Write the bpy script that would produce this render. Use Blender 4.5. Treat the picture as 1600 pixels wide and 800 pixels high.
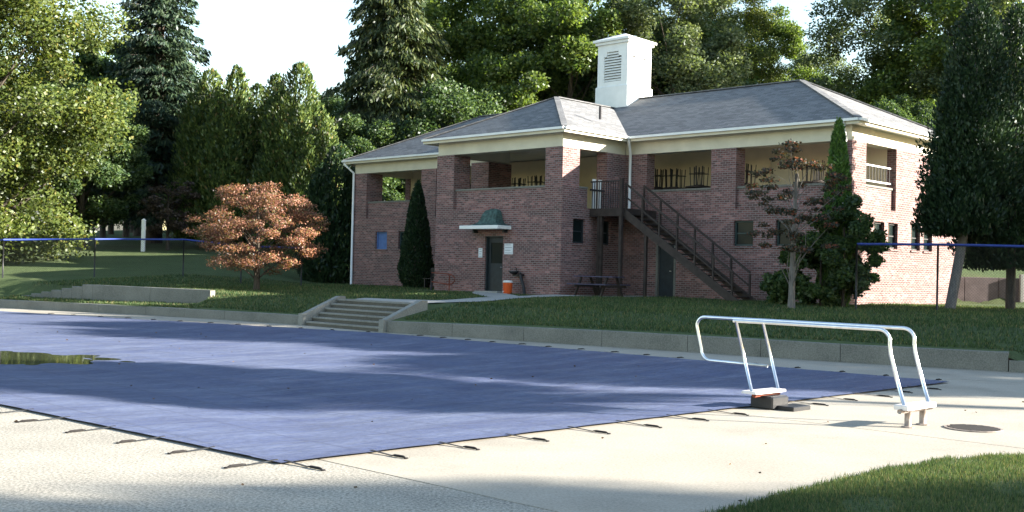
import bpy, math, random
import numpy as np
from mathutils import Vector, Matrix

for o in list(bpy.data.objects):
    bpy.data.objects.remove(o)
SC = bpy.context.scene
COL = SC.collection
R = math.radians
# ------------------------------------------------------------------ camera
cam_d = bpy.data.cameras.new("camera")
cam = bpy.data.objects.new("camera", cam_d)
COL.objects.link(cam)
SC.camera = cam
EYE = Vector((0.0, 0.0, 1.82))
FPX = 1741.0
cam_d.sensor_width = 36.0
cam_d.lens = 36.0 * FPX / 1600.0
cam_d.clip_start = 0.1
cam_d.clip_end = 3000.0
PITCH, ROLL = math.atan(23.4 / FPX), 0.0233
fw = Vector((0, math.cos(PITCH), math.sin(PITCH)))
up0 = Vector((0, -math.sin(PITCH), math.cos(PITCH)))
rt0 = Vector((1, 0, 0))
rt = rt0 * math.cos(ROLL) + up0 * math.sin(ROLL)
up = up0 * math.cos(ROLL) - rt0 * math.sin(ROLL)
cam.matrix_world = Matrix(((rt.x, up.x, -fw.x, EYE.x), (rt.y, up.y, -fw.y, EYE.y), (rt.z, up.z, -fw.z, EYE.z), (0, 0, 0, 1)))
# ------------------------------------------------------------------ sky, sun, exposure
SUN_AZ, SUN_EL = R(97), R(18.5)          # clockwise from +Y
world = bpy.data.worlds.new("World")
SC.world = world
world.use_nodes = True
wn = world.node_tree
sky = wn.nodes.new("ShaderNodeTexSky")
sky.sky_type = 'NISHITA'
sky.sun_disc = False
sky.sun_elevation = SUN_EL
sky.sun_rotation = SUN_AZ
sky.air_density = 1.25
sky.dust_density = 0.5
sky.ozone_density = 1.0
bg = wn.nodes["Background"]
wn.links.new(sky.outputs[0], bg.inputs[0])
bg.inputs[1].default_value = 0.075
sun_d = bpy.data.lights.new("sun", 'SUN')
sun_d.energy = 5.0
sun_d.angle = R(0.53)
sun_d.color = (1.0, 0.935, 0.82)
sun = bpy.data.objects.new("sun", sun_d)
COL.objects.link(sun)
SDIR = Vector((math.cos(SUN_EL) * math.sin(SUN_AZ), math.cos(SUN_EL) * math.cos(SUN_AZ), math.sin(SUN_EL)))
sun.rotation_euler = SDIR.to_track_quat('Z', 'Y').to_euler()
sun.location = SDIR * 200
vs = SC.view_settings
vs.view_transform = 'Standard'
vs.look = 'None'
vs.exposure = 2.5
vs.gamma = 1.0
vs.use_curve_mapping = False
SC.render.engine = 'CYCLES'
SC.cycles.max_bounces = 6
SC.cycles.transparent_max_bounces = 4

# ------------------------------------------------------------------ helpers
class MB:
    """collects simple shapes into one mesh"""
    def __init__(s):
        s.v = []
        s.f = []
    def poly(s, pts):
        n = len(s.v)
        s.v += [tuple(p) for p in pts]
        s.f.append(tuple(range(n, n + len(pts))))
    def hexa(s, p):
        n = len(s.v)
        s.v += [tuple(q) for q in p]
        for f in ((3, 2, 1, 0), (4, 5, 6, 7), (0, 1, 5, 4), (1, 2, 6, 5), (2, 3, 7, 6), (3, 0, 4, 7)):
            s.f.append(tuple(n + i for i in f))
    def box(s, x0, x1, y0, y1, z0, z1):
        x0, x1 = min(x0, x1), max(x0, x1)
        y0, y1 = min(y0, y1), max(y0, y1)
        s.hexa([(x0, y0, z0), (x1, y0, z0), (x1, y1, z0), (x0, y1, z0), (x0, y0, z1), (x1, y0, z1), (x1, y1, z1), (x0, y1, z1)])
        return s
    def cbox(s, x0, x1, y0, y1, z0, z1, b=0.01):
        """box with a chamfered top and bevelled vertical edges"""
        x0, x1 = min(x0, x1), max(x0, x1)
        y0, y1 = min(y0, y1), max(y0, y1)
        def ring(i, z):
            return [(x0 + i + b, y0 + i, z), (x1 - i - b, y0 + i, z), (x1 - i, y0 + i + b, z), (x1 - i, y1 - i - b, z),
                    (x1 - i - b, y1 - i, z), (x0 + i + b, y1 - i, z), (x0 + i, y1 - i - b, z), (x0 + i, y0 + i + b, z)]
        rs = [ring(0, z0), ring(0, z1 - b), ring(b, z1)]
        n = len(s.v)
        for r_ in rs:
            s.v += r_
        for k in range(2):
            for i in range(8):
                j = (i + 1) % 8
                s.f.append((n + k * 8 + i, n + k * 8 + j, n + k * 8 + 8 + j, n + k * 8 + 8 + i))
        s.f.append(tuple(n + 16 + i for i in range(8)))
        s.f.append(tuple(n + 7 - i for i in range(8)))
        return s
    def bar(s, a, b, w, h):
        """box beam from a to b, width w (horizontal), height h"""
        a, b = Vector(a), Vector(b)
        d = (b - a).normalized()
        sd = d.cross(Vector((0, 0, 1)))
        if sd.length < 1e-4:
            sd = Vector((1, 0, 0))
        sd.normalize()
        u = sd.cross(d).normalized()
        x, y = sd * w / 2, u * h / 2
        s.hexa([a - x - y, a + x - y, a + x + y, a - x + y, b - x - y, b + x - y, b + x + y, b - x + y])
        return s
    def tube(s, path, rad, n=8, cap=True):
        path = [Vector(p) for p in path]
        if not hasattr(rad, '__len__'):
            rad = [rad] * len(path)
        base = len(s.v)
        ref = Vector((0.31, 0.17, 0.93))
        for i, p in enumerate(path):
            d = (path[min(i + 1, len(path) - 1)] - path[max(i - 1, 0)])
            if d.length < 1e-9:
                d = Vector((0, 0, 1))
            d.normalize()
            x = d.cross(ref)
            if x.length < 0.05:
                x = d.cross(Vector((1, 0, 0)))
            x.normalize()
            y = d.cross(x)
            for k in range(n):
                a = 2 * math.pi * k / n
                s.v.append(tuple(p + (x * math.cos(a) + y * math.sin(a)) * rad[i]))
        for i in range(len(path) - 1):
            for k in range(n):
                k2 = (k + 1) % n
                s.f.append((base + i * n + k, base + i * n + k2, base + (i + 1) * n + k2, base + (i + 1) * n + k))
        if cap:
            s.f.append(tuple(base + k for k in range(n)))
            m = base + (len(path) - 1) * n
            s.f.append(tuple(m + n - 1 - k for k in range(n)))
        return s
    def lathe(s, prof, c=(0, 0, 0), n=16):
        base = len(s.v)
        for r_, z in prof:
            for k in range(n):
                a = 2 * math.pi * k / n
                s.v.append((c[0] + r_ * math.cos(a), c[1] + r_ * math.sin(a), c[2] + z))
        for i in range(len(prof) - 1):
            for k in range(n):
                k2 = (k + 1) % n
                s.f.append((base + i * n + k, base + i * n + k2, base + (i + 1) * n + k2, base + (i + 1) * n + k))
        s.f.append(tuple(base + n - 1 - k for k in range(n)))
        m = base + (len(prof) - 1) * n
        s.f.append(tuple(m + k for k in range(n)))
        return s
    def panel(s, P, x0, x1, z0, z1, th, holes=()):
        """wall panel; P(x, depth, z) maps wall coords to a point; holes (xa, xb, za, zb) cut with reveals"""
        xs = sorted({x0, x1, *[h[0] for h in holes], *[h[1] for h in holes]})
        zs = sorted({z0, z1, *[h[2] for h in holes], *[h[3] for h in holes]})
        xs = [x for x in xs if x0 <= x <= x1]
        zs = [z for z in zs if z0 <= z <= z1]
        def solid(i, j):
            if i < 0 or j < 0 or i >= len(xs) - 1 or j >= len(zs) - 1:
                return False
            cx, cz = (xs[i] + xs[i + 1]) / 2, (zs[j] + zs[j + 1]) / 2
            return not any(h[0] < cx < h[1] and h[2] < cz < h[3] for h in holes)
        for i in range(len(xs) - 1):
            for j in range(len(zs) - 1):
                if not solid(i, j):
                    continue
                a, b, c, d = xs[i], xs[i + 1], zs[j], zs[j + 1]
                s.poly([P(a, 0, c), P(b, 0, c), P(b, 0, d), P(a, 0, d)])
                s.poly([P(a, th, c), P(a, th, d), P(b, th, d), P(b, th, c)])
                if not solid(i - 1, j):
                    s.poly([P(a, 0, c), P(a, 0, d), P(a, th, d), P(a, th, c)])
                if not solid(i + 1, j):
                    s.poly([P(b, 0, c), P(b, th, c), P(b, th, d), P(b, 0, d)])
                if not solid(i, j - 1):
                    s.poly([P(a, 0, c), P(a, th, c), P(b, th, c), P(b, 0, c)])
                if not solid(i, j + 1):
                    s.poly([P(a, 0, d), P(b, 0, d), P(b, th, d), P(a, th, d)])
        return s
    def mesh(s, name, mat, smooth=False):
        me = bpy.data.meshes.new(name)
        me.from_pydata(s.v, [], s.f)
        me.materials.append(mat)
        if smooth:
            me.polygons.foreach_set("use_smooth", [True] * len(me.polygons))
        me.update()
        return me
    def build(s, name, mat, parent=None, smooth=False, **k):
        return link(name, s.mesh(name, mat, smooth), parent, **k)

def link(name, me, parent=None, loc=None, rot=None):
    o = bpy.data.objects.new(name, me)
    COL.objects.link(o)
    if parent is not None:
        o.parent = parent
    if loc is not None:
        o.location = loc
    if rot is not None:
        o.rotation_euler = rot
    return o

def tag(o, label=None, cat=None, group=None, kind=None):
    if label: o["label"] = label
    if cat: o["category"] = cat
    if group: o["group"] = group
    if kind: o["kind"] = kind
    return o

def thing(name, label, cat, loc=(0, 0, 0), rz=0.0, group=None):
    return tag(link(name, None, None, loc, (0, 0, rz)), label, cat, group)

def np_mesh(name, verts, quads, mat, smooth=False, soft=None):
    me = bpy.data.meshes.new(name)
    nv, nf, k = len(verts), len(quads), quads.shape[1]
    me.vertices.add(nv)
    me.vertices.foreach_set("co", np.ascontiguousarray(verts, np.float32).ravel())
    me.loops.add(nf * k)
    me.loops.foreach_set("vertex_index", np.ascontiguousarray(quads, np.int32).ravel())
    me.polygons.add(nf)
    me.polygons.foreach_set("loop_start", np.arange(0, nf * k, k, dtype=np.int32))
    me.polygons.foreach_set("loop_total", np.full(nf, k, dtype=np.int32))
    if smooth:
        me.polygons.foreach_set("use_smooth", np.ones(nf, dtype=bool))
    me.materials.append(mat)
    me.update()
    me.validate()
    if soft is not None:
        at_ = me.attributes.new('soft', 'FLOAT_VECTOR', 'POINT')
        at_.data.foreach_set('vector', np.ascontiguousarray(np.repeat(soft, 4, axis=0), np.float32).ravel())
    return me

# ------------------------------------------------------------------ materials
class NT:
    def __init__(s, name):
        s.m = bpy.data.materials.new(name)
        s.m.use_nodes = True
        s.t = s.m.node_tree
        s.b = s.t.nodes["Principled BSDF"]
        s.out = s.t.nodes["Material Output"]
    def n(s, typ, **k):
        nd = s.t.nodes.new(typ)
        for a, b in k.items():
            setattr(nd, a, b)
        return nd
    def l(s, a, b):
        s.t.links.new(a, b)
    def coord(s, scale=(1, 1, 1), out="Object"):
        tc = s.n("ShaderNodeTexCoord")
        mp = s.n("ShaderNodeMapping")
        mp.inputs["Scale"].default_value = scale
        s.l(tc.outputs[out], mp.inputs[0])
        return mp.outputs[0]
    def noise(s, vec, scale, detail=4, rough=0.55):
        nd = s.n("ShaderNodeTexNoise")
        nd.inputs["Scale"].default_value = scale
        nd.inputs["Detail"].default_value = detail
        nd.inputs["Roughness"].default_value = rough
        s.l(vec, nd.inputs["Vector"])
        return nd.outputs["Fac"]
    def ramp(s, fac, stops):
        nd = s.n("ShaderNodeValToRGB")
        el = nd.color_ramp.elements
        while len(el) < len(stops):
            el.new(0.5)
        for e, (p, c) in zip(el, stops):
            e.position = p
            e.color = (*c, 1) if len(c) == 3 else c
        s.l(fac, nd.inputs[0])
        return nd.outputs[0]
    def mix(s, fac, a, b, mode='MIX'):
        nd = s.n("ShaderNodeMixRGB", blend_type=mode)
        for sock, v in ((nd.inputs[0], fac), (nd.inputs[1], a), (nd.inputs[2], b)):
            if hasattr(v, "is_linked") or hasattr(v, "links"):
                s.l(v, sock)
            elif isinstance(v, (tuple, list)):
                sock.default_value = (*v, 1) if len(v) == 3 else v
            else:
                sock.default_value = v
        return nd.outputs[0]
    def bump(s, h, strength=0.3, dist=0.02):
        nd = s.n("ShaderNodeBump")
        nd.inputs["Strength"].default_value = strength
        nd.inputs["Distance"].default_value = dist
        s.l(h, nd.inputs["Height"])
        s.l(nd.outputs[0], s.b.inputs["Normal"])
        return nd
    def col(s, c, rough=0.8, metal=0.0, spec=0.3):
        if isinstance(c, (tuple, list)):
            s.b.inputs["Base Color"].default_value = (*c, 1)
        else:
            s.l(c, s.b.inputs["Base Color"])
        s.b.inputs["Roughness"].default_value = rough
        s.b.inputs["Metallic"].default_value = metal
        s.b.inputs["Specular IOR Level"].default_value = spec
        return s.m

def plain(name, c, rough=0.7, metal=0.0, var=0.25, scale=6.0, spec=0.3, bump=0.1):
    t = NT(name)
    v = t.coord()
    f = t.noise(v, scale, 5)
    c2 = tuple(x * (1 - var) for x in c)
    c3 = tuple(min(1, x * (1 + var * 0.6)) for x in c)
    m = t.col(t.ramp(f, [(0.3, c2), (0.7, c3)]), rough, metal, spec)
    if bump:
        t.bump(t.noise(v, scale * 6, 3), bump, 0.01)
    return m

def brick_mat(name, cols, mortar, bw=0.215, bh=0.077, gap=0.011):
    t = NT(name)
    tc = t.n("ShaderNodeTexCoord")
    sx = t.n("ShaderNodeSeparateXYZ"); t.l(tc.outputs["Object"], sx.inputs[0])
    sn = t.n("ShaderNodeSeparateXYZ"); t.l(tc.outputs["Normal"], sn.inputs[0])
    ab = t.n("ShaderNodeMath", operation='ABSOLUTE'); t.l(sn.outputs[0], ab.inputs[0])
    gt = t.n("ShaderNodeMath", operation='GREATER_THAN'); t.l(ab.outputs[0], gt.inputs[0]); gt.inputs[1].default_value = 0.5
    mx = t.n("ShaderNodeMix"); t.l(gt.outputs[0], mx.inputs[0]); t.l(sx.outputs[0], mx.inputs[2]); t.l(sx.outputs[1], mx.inputs[3])
    cb = t.n("ShaderNodeCombineXYZ"); t.l(mx.outputs[0], cb.inputs[0]); t.l(sx.outputs[2], cb.inputs[1])
    br = t.n("ShaderNodeTexBrick")
    br.inputs["Scale"].default_value = 1.0
    br.inputs["Brick Width"].default_value = bw
    br.inputs["Row Height"].default_value = bh
    br.inputs["Mortar Size"].default_value = gap
    br.inputs["Mortar Smooth"].default_value = 0.2
    br.inputs["Bias"].default_value = 0.0
    br.inputs["Color1"].default_value = (0, 0, 0, 1)
    br.inputs["Color2"].default_value = (1, 1, 1, 1)
    br.inputs["Mortar"].default_value = (0.5, 0.5, 0.5, 1)
    t.l(cb.outputs[0], br.inputs["Vector"])
    c = t.ramp(br.outputs["Color"], [(0.0, cols[0]), (0.35, cols[1]), (0.7, cols[2]), (1.0, cols[3])])
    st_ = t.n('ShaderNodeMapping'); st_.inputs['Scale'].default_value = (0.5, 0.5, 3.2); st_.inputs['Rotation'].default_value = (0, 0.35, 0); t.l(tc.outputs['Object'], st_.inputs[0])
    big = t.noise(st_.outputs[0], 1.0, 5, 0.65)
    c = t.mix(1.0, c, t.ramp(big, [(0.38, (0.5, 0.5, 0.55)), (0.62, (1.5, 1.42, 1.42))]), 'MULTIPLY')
    fine = t.noise(tc.outputs["Object"], 30, 3)
    c = t.mix(0.35, c, t.ramp(fine, [(0.3, (0.06, 0.03, 0.03)), (0.75, (0.42, 0.27, 0.22))]))
    c = t.mix(br.outputs["Fac"], c, mortar)
    m = t.col(c, 0.88, 0, 0.2)
    inv = t.n("ShaderNodeMath", operation='SUBTRACT'); inv.inputs[0].default_value = 1.0; t.l(br.outputs["Fac"], inv.inputs[1])
    t.bump(inv.outputs[0], 0.6, 0.008)
    return m

M = {}
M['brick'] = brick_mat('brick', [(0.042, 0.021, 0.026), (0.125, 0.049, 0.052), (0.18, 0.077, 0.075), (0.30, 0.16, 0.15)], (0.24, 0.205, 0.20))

def roof_mat():
    t = NT('shingles')
    tc = t.n("ShaderNodeTexCoord")
    sx = t.n("ShaderNodeSeparateXYZ"); t.l(tc.outputs["Object"], sx.inputs[0])
    sn = t.n("ShaderNodeSeparateXYZ"); t.l(tc.outputs["Normal"], sn.inputs[0])
    ab = t.n("ShaderNodeMath", operation='ABSOLUTE'); t.l(sn.outputs[0], ab.inputs[0])
    gt = t.n("ShaderNodeMath", operation='GREATER_THAN'); t.l(ab.outputs[0], gt.inputs[0]); gt.inputs[1].default_value = 0.25
    mx = t.n("ShaderNodeMix"); t.l(gt.outputs[0], mx.inputs[0]); t.l(sx.outputs[0], mx.inputs[2]); t.l(sx.outputs[1], mx.inputs[3])
    cb = t.n("ShaderNodeCombineXYZ"); t.l(mx.outputs[0], cb.inputs[0]); t.l(sx.outputs[2], cb.inputs[1])
    br = t.n("ShaderNodeTexBrick")
    for k, v in (("Scale", 1.0), ("Brick Width", 0.33), ("Row Height", 0.064), ("Mortar Size", 0.006), ("Mortar Smooth", 0.3)):
        br.inputs[k].default_value = v
    br.inputs["Color1"].default_value = (0.125, 0.126, 0.13, 1)
    br.inputs["Color2"].default_value = (0.20, 0.20, 0.205, 1)
    br.inputs["Mortar"].default_value = (0.05, 0.05, 0.055, 1)
    t.l(cb.outputs[0], br.inputs["Vector"])
    big = t.noise(tc.outputs["Object"], 0.5, 5, 0.65)
    c = t.mix(1.0, br.outputs["Color"], t.ramp(big, [(0.3, (0.88, 0.88, 0.88)), (0.7, (1.1, 1.09, 1.07))]), 'MULTIPLY')
    m = t.col(c, 0.9, 0, 0.25)
    inv = t.n("ShaderNodeMath", operation='SUBTRACT'); inv.inputs[0].default_value = 1.0; t.l(br.outputs["Fac"], inv.inputs[1])
    t.bump(inv.outputs[0], 0.5, 0.01)
    return m
M['roof'] = roof_mat()

def concrete(name, c1, c2, speck, sc=1.0, dark=(0.10, 0.09, 0.08), stain=(0.60, 0.78)):
    t = NT(name)
    v = t.coord(out="Object")
    f = t.noise(v, 0.7 * sc, 6, 0.6)
    c = t.ramp(f, [(0.3, c1), (0.7, c2)])
    st = t.noise(v, 0.33 * sc, 7, 0.72)
    c = t.mix(t.ramp(st, [(stain[0], (0, 0, 0)), (stain[1], (0.55, 0.55, 0.55))]), c, dark)
    g = t.noise(v, 38, 4, 0.75)
    c = t.mix(speck, c, t.ramp(g, [(0.40, tuple(x * 0.28 for x in c1)), (0.60, tuple(min(0.8, x * 1.3) for x in c2))]))
    m = t.col(c, 0.85, 0, 0.3)
    t.bump(t.noise(v, 60, 4), 0.12, 0.01)
    return m
M['deck'] = concrete('deck_concrete', (0.28, 0.25, 0.205), (0.36, 0.325, 0.27), 0.25, 1.0, (0.13, 0.11, 0.09), (0.52, 0.72))
M['deck_rough'] = concrete('deck_aggregate', (0.28, 0.255, 0.215), (0.38, 0.35, 0.295), 0.62, 1.6, (0.07, 0.065, 0.055), (0.43, 0.62))
M['kerb'] = concrete('wall_concrete', (0.13, 0.13, 0.115), (0.21, 0.205, 0.18), 0.3, 1.5, (0.07, 0.075, 0.06), (0.5, 0.7))
M['path'] = concrete('path_concrete', (0.26, 0.25, 0.23), (0.34, 0.33, 0.30), 0.2)
M['step'] = concrete('step_concrete', (0.075, 0.068, 0.055), (0.135, 0.125, 0.10), 0.3, 2, (0.05, 0.045, 0.04), (0.45, 0.65))
M['cheek'] = concrete('cheek_concrete', (0.18, 0.18, 0.16), (0.26, 0.255, 0.23), 0.3, 1.8, (0.07, 0.07, 0.06), (0.48, 0.7))
M['porchfloor'] = plain('porch_floor', (0.50, 0.47, 0.42), 0.7, var=0.15, scale=2)
M['cream'] = plain('cream_paint', (0.62, 0.58, 0.46), 0.6, var=0.12, scale=1.5)
M['white'] = plain('white_paint', (0.78, 0.78, 0.76), 0.5, var=0.08, scale=2)
M['beige'] = plain('beige_wall', (0.76, 0.66, 0.47), 0.8, var=0.12, scale=1.0)
M['black'] = plain('black_metal', (0.018, 0.018, 0.02), 0.45, var=0.3)
M['iron'] = plain('dark_iron', (0.03, 0.027, 0.03), 0.55, var=0.3)
M['darkwood'] = plain('dark_timber', (0.045, 0.034, 0.03), 0.75, var=0.4, scale=5)
M['darkdoor'] = plain('dark_green_paint', (0.022, 0.03, 0.035), 0.45, var=0.25)
M['greendoor'] = plain('green_shutter', (0.03, 0.055, 0.055), 0.5, var=0.2)
M['blue'] = plain('blue_board', (0.09, 0.16, 0.36), 0.6, var=0.2)
M['copper'] = plain('verdigris', (0.055, 0.10, 0.09), 0.7, var=0.6, scale=9)
M['steel'] = plain('steel_tube', (0.72, 0.73, 0.75), 0.28, 0.9, var=0.12, scale=12, bump=0)
M['plate'] = plain('pale_plate', (0.66, 0.62, 0.60), 0.45, 0.1, var=0.15)
M['leg'] = plain('rusty_leg', (0.30, 0.25, 0.22), 0.6, 0.3, var=0.45, scale=14)
M['fblue'] = plain('blue_rail', (0.022, 0.045, 0.22), 0.55, var=0.2)
M['orange'] = plain('orange_plastic', (0.62, 0.10, 0.025), 0.4, var=0.1)
M['offwhite'] = plain('offwhite_plastic', (0.66, 0.64, 0.62), 0.4, var=0.1)
M['paper'] = plain('notice_paper', (0.68, 0.70, 0.72), 0.7, var=0.06, scale=14)
M['print'] = plain('faded_print', (0.30, 0.32, 0.36), 0.7, var=0.3, scale=30)
M['brownwall'] = plain('brown_block', (0.13, 0.10, 0.10), 0.85, var=0.25, scale=3)
M['strap'] = plain('black_webbing', (0.02, 0.02, 0.022), 0.7)
M['spring'] = plain('rusty_spring', (0.014, 0.012, 0.012), 0.8, 0.0)
M['purple'] = plain('violet_grey_timber', (0.055, 0.05, 0.085), 0.65, var=0.3)
M['redbrown'] = plain('rust_red', (0.20, 0.055, 0.035), 0.7)
def glass():
    t = NT('window_glass')
    m = t.col((0.010, 0.016, 0.016), 0.2, 0, 0.12)
    t.bump(t.noise(t.coord(), 3, 2), 0.05, 0.02)
    return m
M['glass'] = glass()

def cover_mat():
    t = NT('cover_fabric')
    v = t.coord()
    f = t.noise(v, 0.6, 6, 0.65)
    c = t.ramp(f, [(0.3, (0.028, 0.039, 0.106)), (0.7, (0.050, 0.069, 0.156))])
    # dust that has settled in streaks
    d = t.noise(t.coord((0.35, 1.6, 1)), 1.1, 7, 0.72)
    c = t.mix(t.ramp(d, [(0.45, (0, 0, 0)), (0.75, (0.6, 0.6, 0.6))]), c, (0.155, 0.185, 0.27))
    fi = t.noise(t.coord((1, 3, 1)), 9, 5, 0.75)
    c = t.mix(1.0, c, t.ramp(fi, [(0.36, (0.55, 0.58, 0.66)), (0.62, (1.25, 1.22, 1.15))]), 'MULTIPLY')
    # woven panels: webbing every 0.95 m
    sx = t.n("ShaderNodeSeparateXYZ"); t.l(t.coord(), sx.inputs[0])
    webs = []
    for k in (0, 1):
        a = t.n("ShaderNodeMath", operation='MULTIPLY'); a.inputs[1].default_value = 1 / 0.95; t.l(sx.outputs[k], a.inputs[0])
        b = t.n("ShaderNodeMath", operation='FRACT'); t.l(a.outputs[0], b.inputs[0])
        c_ = t.n("ShaderNodeMath", operation='LESS_THAN'); c_.inputs[1].default_value = 0.05; t.l(b.outputs[0], c_.inputs[0])
        webs.append(c_.outputs[0])
    w = t.n("ShaderNodeMath", operation='MAXIMUM'); t.l(webs[0], w.inputs[0]); t.l(webs[1], w.inputs[1])
    wk = t.n("ShaderNodeMath", operation='MULTIPLY'); t.l(w.outputs[0], wk.inputs[0]); wk.inputs[1].default_value = 0.5
    c = t.mix(wk.outputs[0], c, (0.02, 0.026, 0.07))
    m = t.col(c, 0.6, 0, 0.16)
    t.b.inputs['Sheen Weight'].default_value = 0.035
    t.b.inputs['Sheen Tint'].default_value = (0.85, 0.92, 1.0, 1)
    t.b.inputs['Sheen Roughness'].default_value = 0.4
    t.bump(t.noise(t.coord((0.7, 2.2, 1)), 2.6, 7, 0.65), 0.6, 0.06)
    return m
M['cover'] = cover_mat()
def water():
    t = NT('puddle_water')
    m = t.col((0.05, 0.06, 0.03), 0.04, 0, 0.5)
    t.bump(t.noise(t.coord(), 5, 3), 0.04, 0.01)
    return m
M['water'] = water()

def lawn_mat():
    t = NT('lawn_turf')
    v = t.coord()
    f = t.noise(v, 0.35, 6, 0.65)
    c = t.ramp(f, [(0.3, (0.048, 0.07, 0.034)), (0.55, (0.08, 0.11, 0.05)), (0.8, (0.16, 0.15, 0.08))])
    g = t.noise(v, 22, 4, 0.7)
    c = t.mix(0.5, c, t.ramp(g, [(0.3, (0.018, 0.03, 0.012)), (0.7, (0.12, 0.155, 0.06))]))
    lit = t.noise(v, 0.09, 5, 0.6)
    c = t.mix(t.ramp(lit, [(0.55, (0, 0, 0)), (0.75, (0.6, 0.6, 0.6))]), c, (0.075, 0.062, 0.038))
    m = t.col(c, 0.95, 0, 0.1)
    t.bump(t.noise(v, 40, 4), 0.8, 0.05)
    return m
M['lawn'] = lawn_mat()
M['soil'] = plain('bare_soil', (0.075, 0.065, 0.05), 0.95, var=0.4, scale=3)

def leaf_mat(name, dark, mid, light, trans=0.35, accent=None, acc_at=0.9, gloss=0.02, soft=1.1):
    t = NT(name)
    t.t.nodes.remove(t.b)
    ge = t.n("ShaderNodeNewGeometry")
    stops = [(0.0, dark), (0.5, mid), (0.85, light)]
    if accent:
        stops += [(acc_at, light), (min(1.0, acc_at + 0.01), accent)]
    c = t.ramp(ge.outputs["Random Per Island"], stops)
    big = t.noise(t.coord(), 0.45, 3)
    c = t.mix(1.0, c, t.ramp(big, [(0.3, (0.75, 0.8, 0.8)), (0.7, (1.2, 1.12, 1.0))]), 'MULTIPLY')
    d = t.n("ShaderNodeBsdfDiffuse"); t.l(c, d.inputs[0])
    if soft:
        # leaves of one spray share a rounded normal, as a mass of leaves does
        av = t.n("ShaderNodeAttribute"); av.attribute_name = 'soft'
        vt = t.n("ShaderNodeVectorTransform", vector_type='NORMAL', convert_from='OBJECT', convert_to='WORLD'); t.l(av.outputs["Vector"], vt.inputs[0])
        sc_ = t.n("ShaderNodeVectorMath", operation='SCALE'); t.l(vt.outputs[0], sc_.inputs[0]); sc_.inputs["Scale"].default_value = soft
        ad = t.n("ShaderNodeVectorMath", operation='ADD'); t.l(sc_.outputs[0], ad.inputs[0]); t.l(ge.outputs["Normal"], ad.inputs[1])
        nm = t.n("ShaderNodeVectorMath", operation='NORMALIZE'); t.l(ad.outputs[0], nm.inputs[0])
        t.l(nm.outputs[0], d.inputs["Normal"])
    tr = t.n("ShaderNodeBsdfTranslucent")
    c2 = t.mix(1.0, c, (1.25, 1.3, 0.6), 'MULTIPLY'); t.l(c2, tr.inputs[0])
    gl = t.n("ShaderNodeBsdfGlossy"); gl.inputs["Roughness"].default_value = 0.45; gl.inputs[0].default_value = (0.9, 0.95, 1, 1)
    m1 = t.n("ShaderNodeMixShader"); m1.inputs[0].default_value = trans; t.l(d.outputs[0], m1.inputs[1]); t.l(tr.outputs[0], m1.inputs[2])
    m2 = t.n("ShaderNodeMixShader"); m2.inputs[0].default_value = gloss; t.l(m1.outputs[0], m2.inputs[1]); t.l(gl.outputs[0], m2.inputs[2])
    t.l(m2.outputs[0], t.out.inputs[0])
    return t.m
M['lf_yellow'] = leaf_mat('leaves_yellow_green', (0.040, 0.062, 0.016), (0.075, 0.105, 0.026), (0.12, 0.145, 0.036), 0.35, (0.16, 0.15, 0.04), 0.95)
M['lf_green'] = leaf_mat('leaves_mid_green', (0.038, 0.068, 0.02), (0.085, 0.135, 0.035), (0.145, 0.195, 0.05), 0.45)
M['lf_dark'] = leaf_mat('leaves_dark_green', (0.022, 0.046, 0.02), (0.052, 0.092, 0.035), (0.095, 0.14, 0.05), 0.4)
M['lf_grey'] = leaf_mat('leaves_grey_green', (0.052, 0.076, 0.042), (0.105, 0.138, 0.07), (0.165, 0.20, 0.105), 0.42)
M['lf_spruce'] = leaf_mat('spruce_needles', (0.012, 0.028, 0.02), (0.028, 0.05, 0.032), (0.05, 0.075, 0.04), 0.15)
M['lf_spruce2'] = leaf_mat('spruce_needles_green', (0.02, 0.035, 0.016), (0.045, 0.066, 0.026), (0.085, 0.10, 0.036), 0.2)
M['lf_arbor'] = leaf_mat('cypress_sprays', (0.028, 0.052, 0.018), (0.065, 0.10, 0.03), (0.12, 0.155, 0.042), 0.25, (0.16, 0.12, 0.05), 0.96)
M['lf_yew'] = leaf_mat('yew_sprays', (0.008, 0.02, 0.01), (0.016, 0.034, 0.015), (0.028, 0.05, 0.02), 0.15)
M['lf_bright'] = leaf_mat('bright_cypress_sprays', (0.03, 0.07, 0.018), (0.07, 0.14, 0.03), (0.12, 0.21, 0.045), 0.3)
M['lf_red'] = leaf_mat('red_leaves', (0.12, 0.050, 0.040), (0.25, 0.110, 0.080), (0.41, 0.22, 0.15), 0.35, (0.17, 0.16, 0.07), 0.88)
M['lf_mixed'] = leaf_mat('turning_leaves', (0.028, 0.03, 0.022), (0.058, 0.052, 0.04), (0.10, 0.085, 0.06), 0.3, (0.24, 0.085, 0.06), 0.82)
M['lf_pink'] = leaf_mat('dull_pink_leaves', (0.03, 0.024, 0.022), (0.06, 0.042, 0.036), (0.11, 0.08, 0.065), 0.3)
M['grass'] = leaf_mat('grass_blades', (0.036, 0.06, 0.03), (0.068, 0.105, 0.052), (0.11, 0.15, 0.075), 0.3, (0.19, 0.17, 0.10), 0.87, 0.0, 0.0)
M['litter'] = leaf_mat('fallen_leaves', (0.03, 0.02, 0.012), (0.07, 0.04, 0.02), (0.15, 0.09, 0.04), 0.1, soft=0.0)
def bark(name, c1, c2):
    t = NT(name)
    v = t.coord((6, 6, 1.2))
    f = t.noise(v, 2.5, 6, 0.7)
    m = t.col(t.ramp(f, [(0.3, c1), (0.7, c2)]), 0.9, 0, 0.1)
    t.bump(f, 0.7, 0.05)
    return m
M['bark'] = bark('dark_bark', (0.035, 0.028, 0.022), (0.10, 0.085, 0.07))
M['bark_pale'] = bark('pale_bark', (0.10, 0.09, 0.085), (0.22, 0.20, 0.18))

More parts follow.
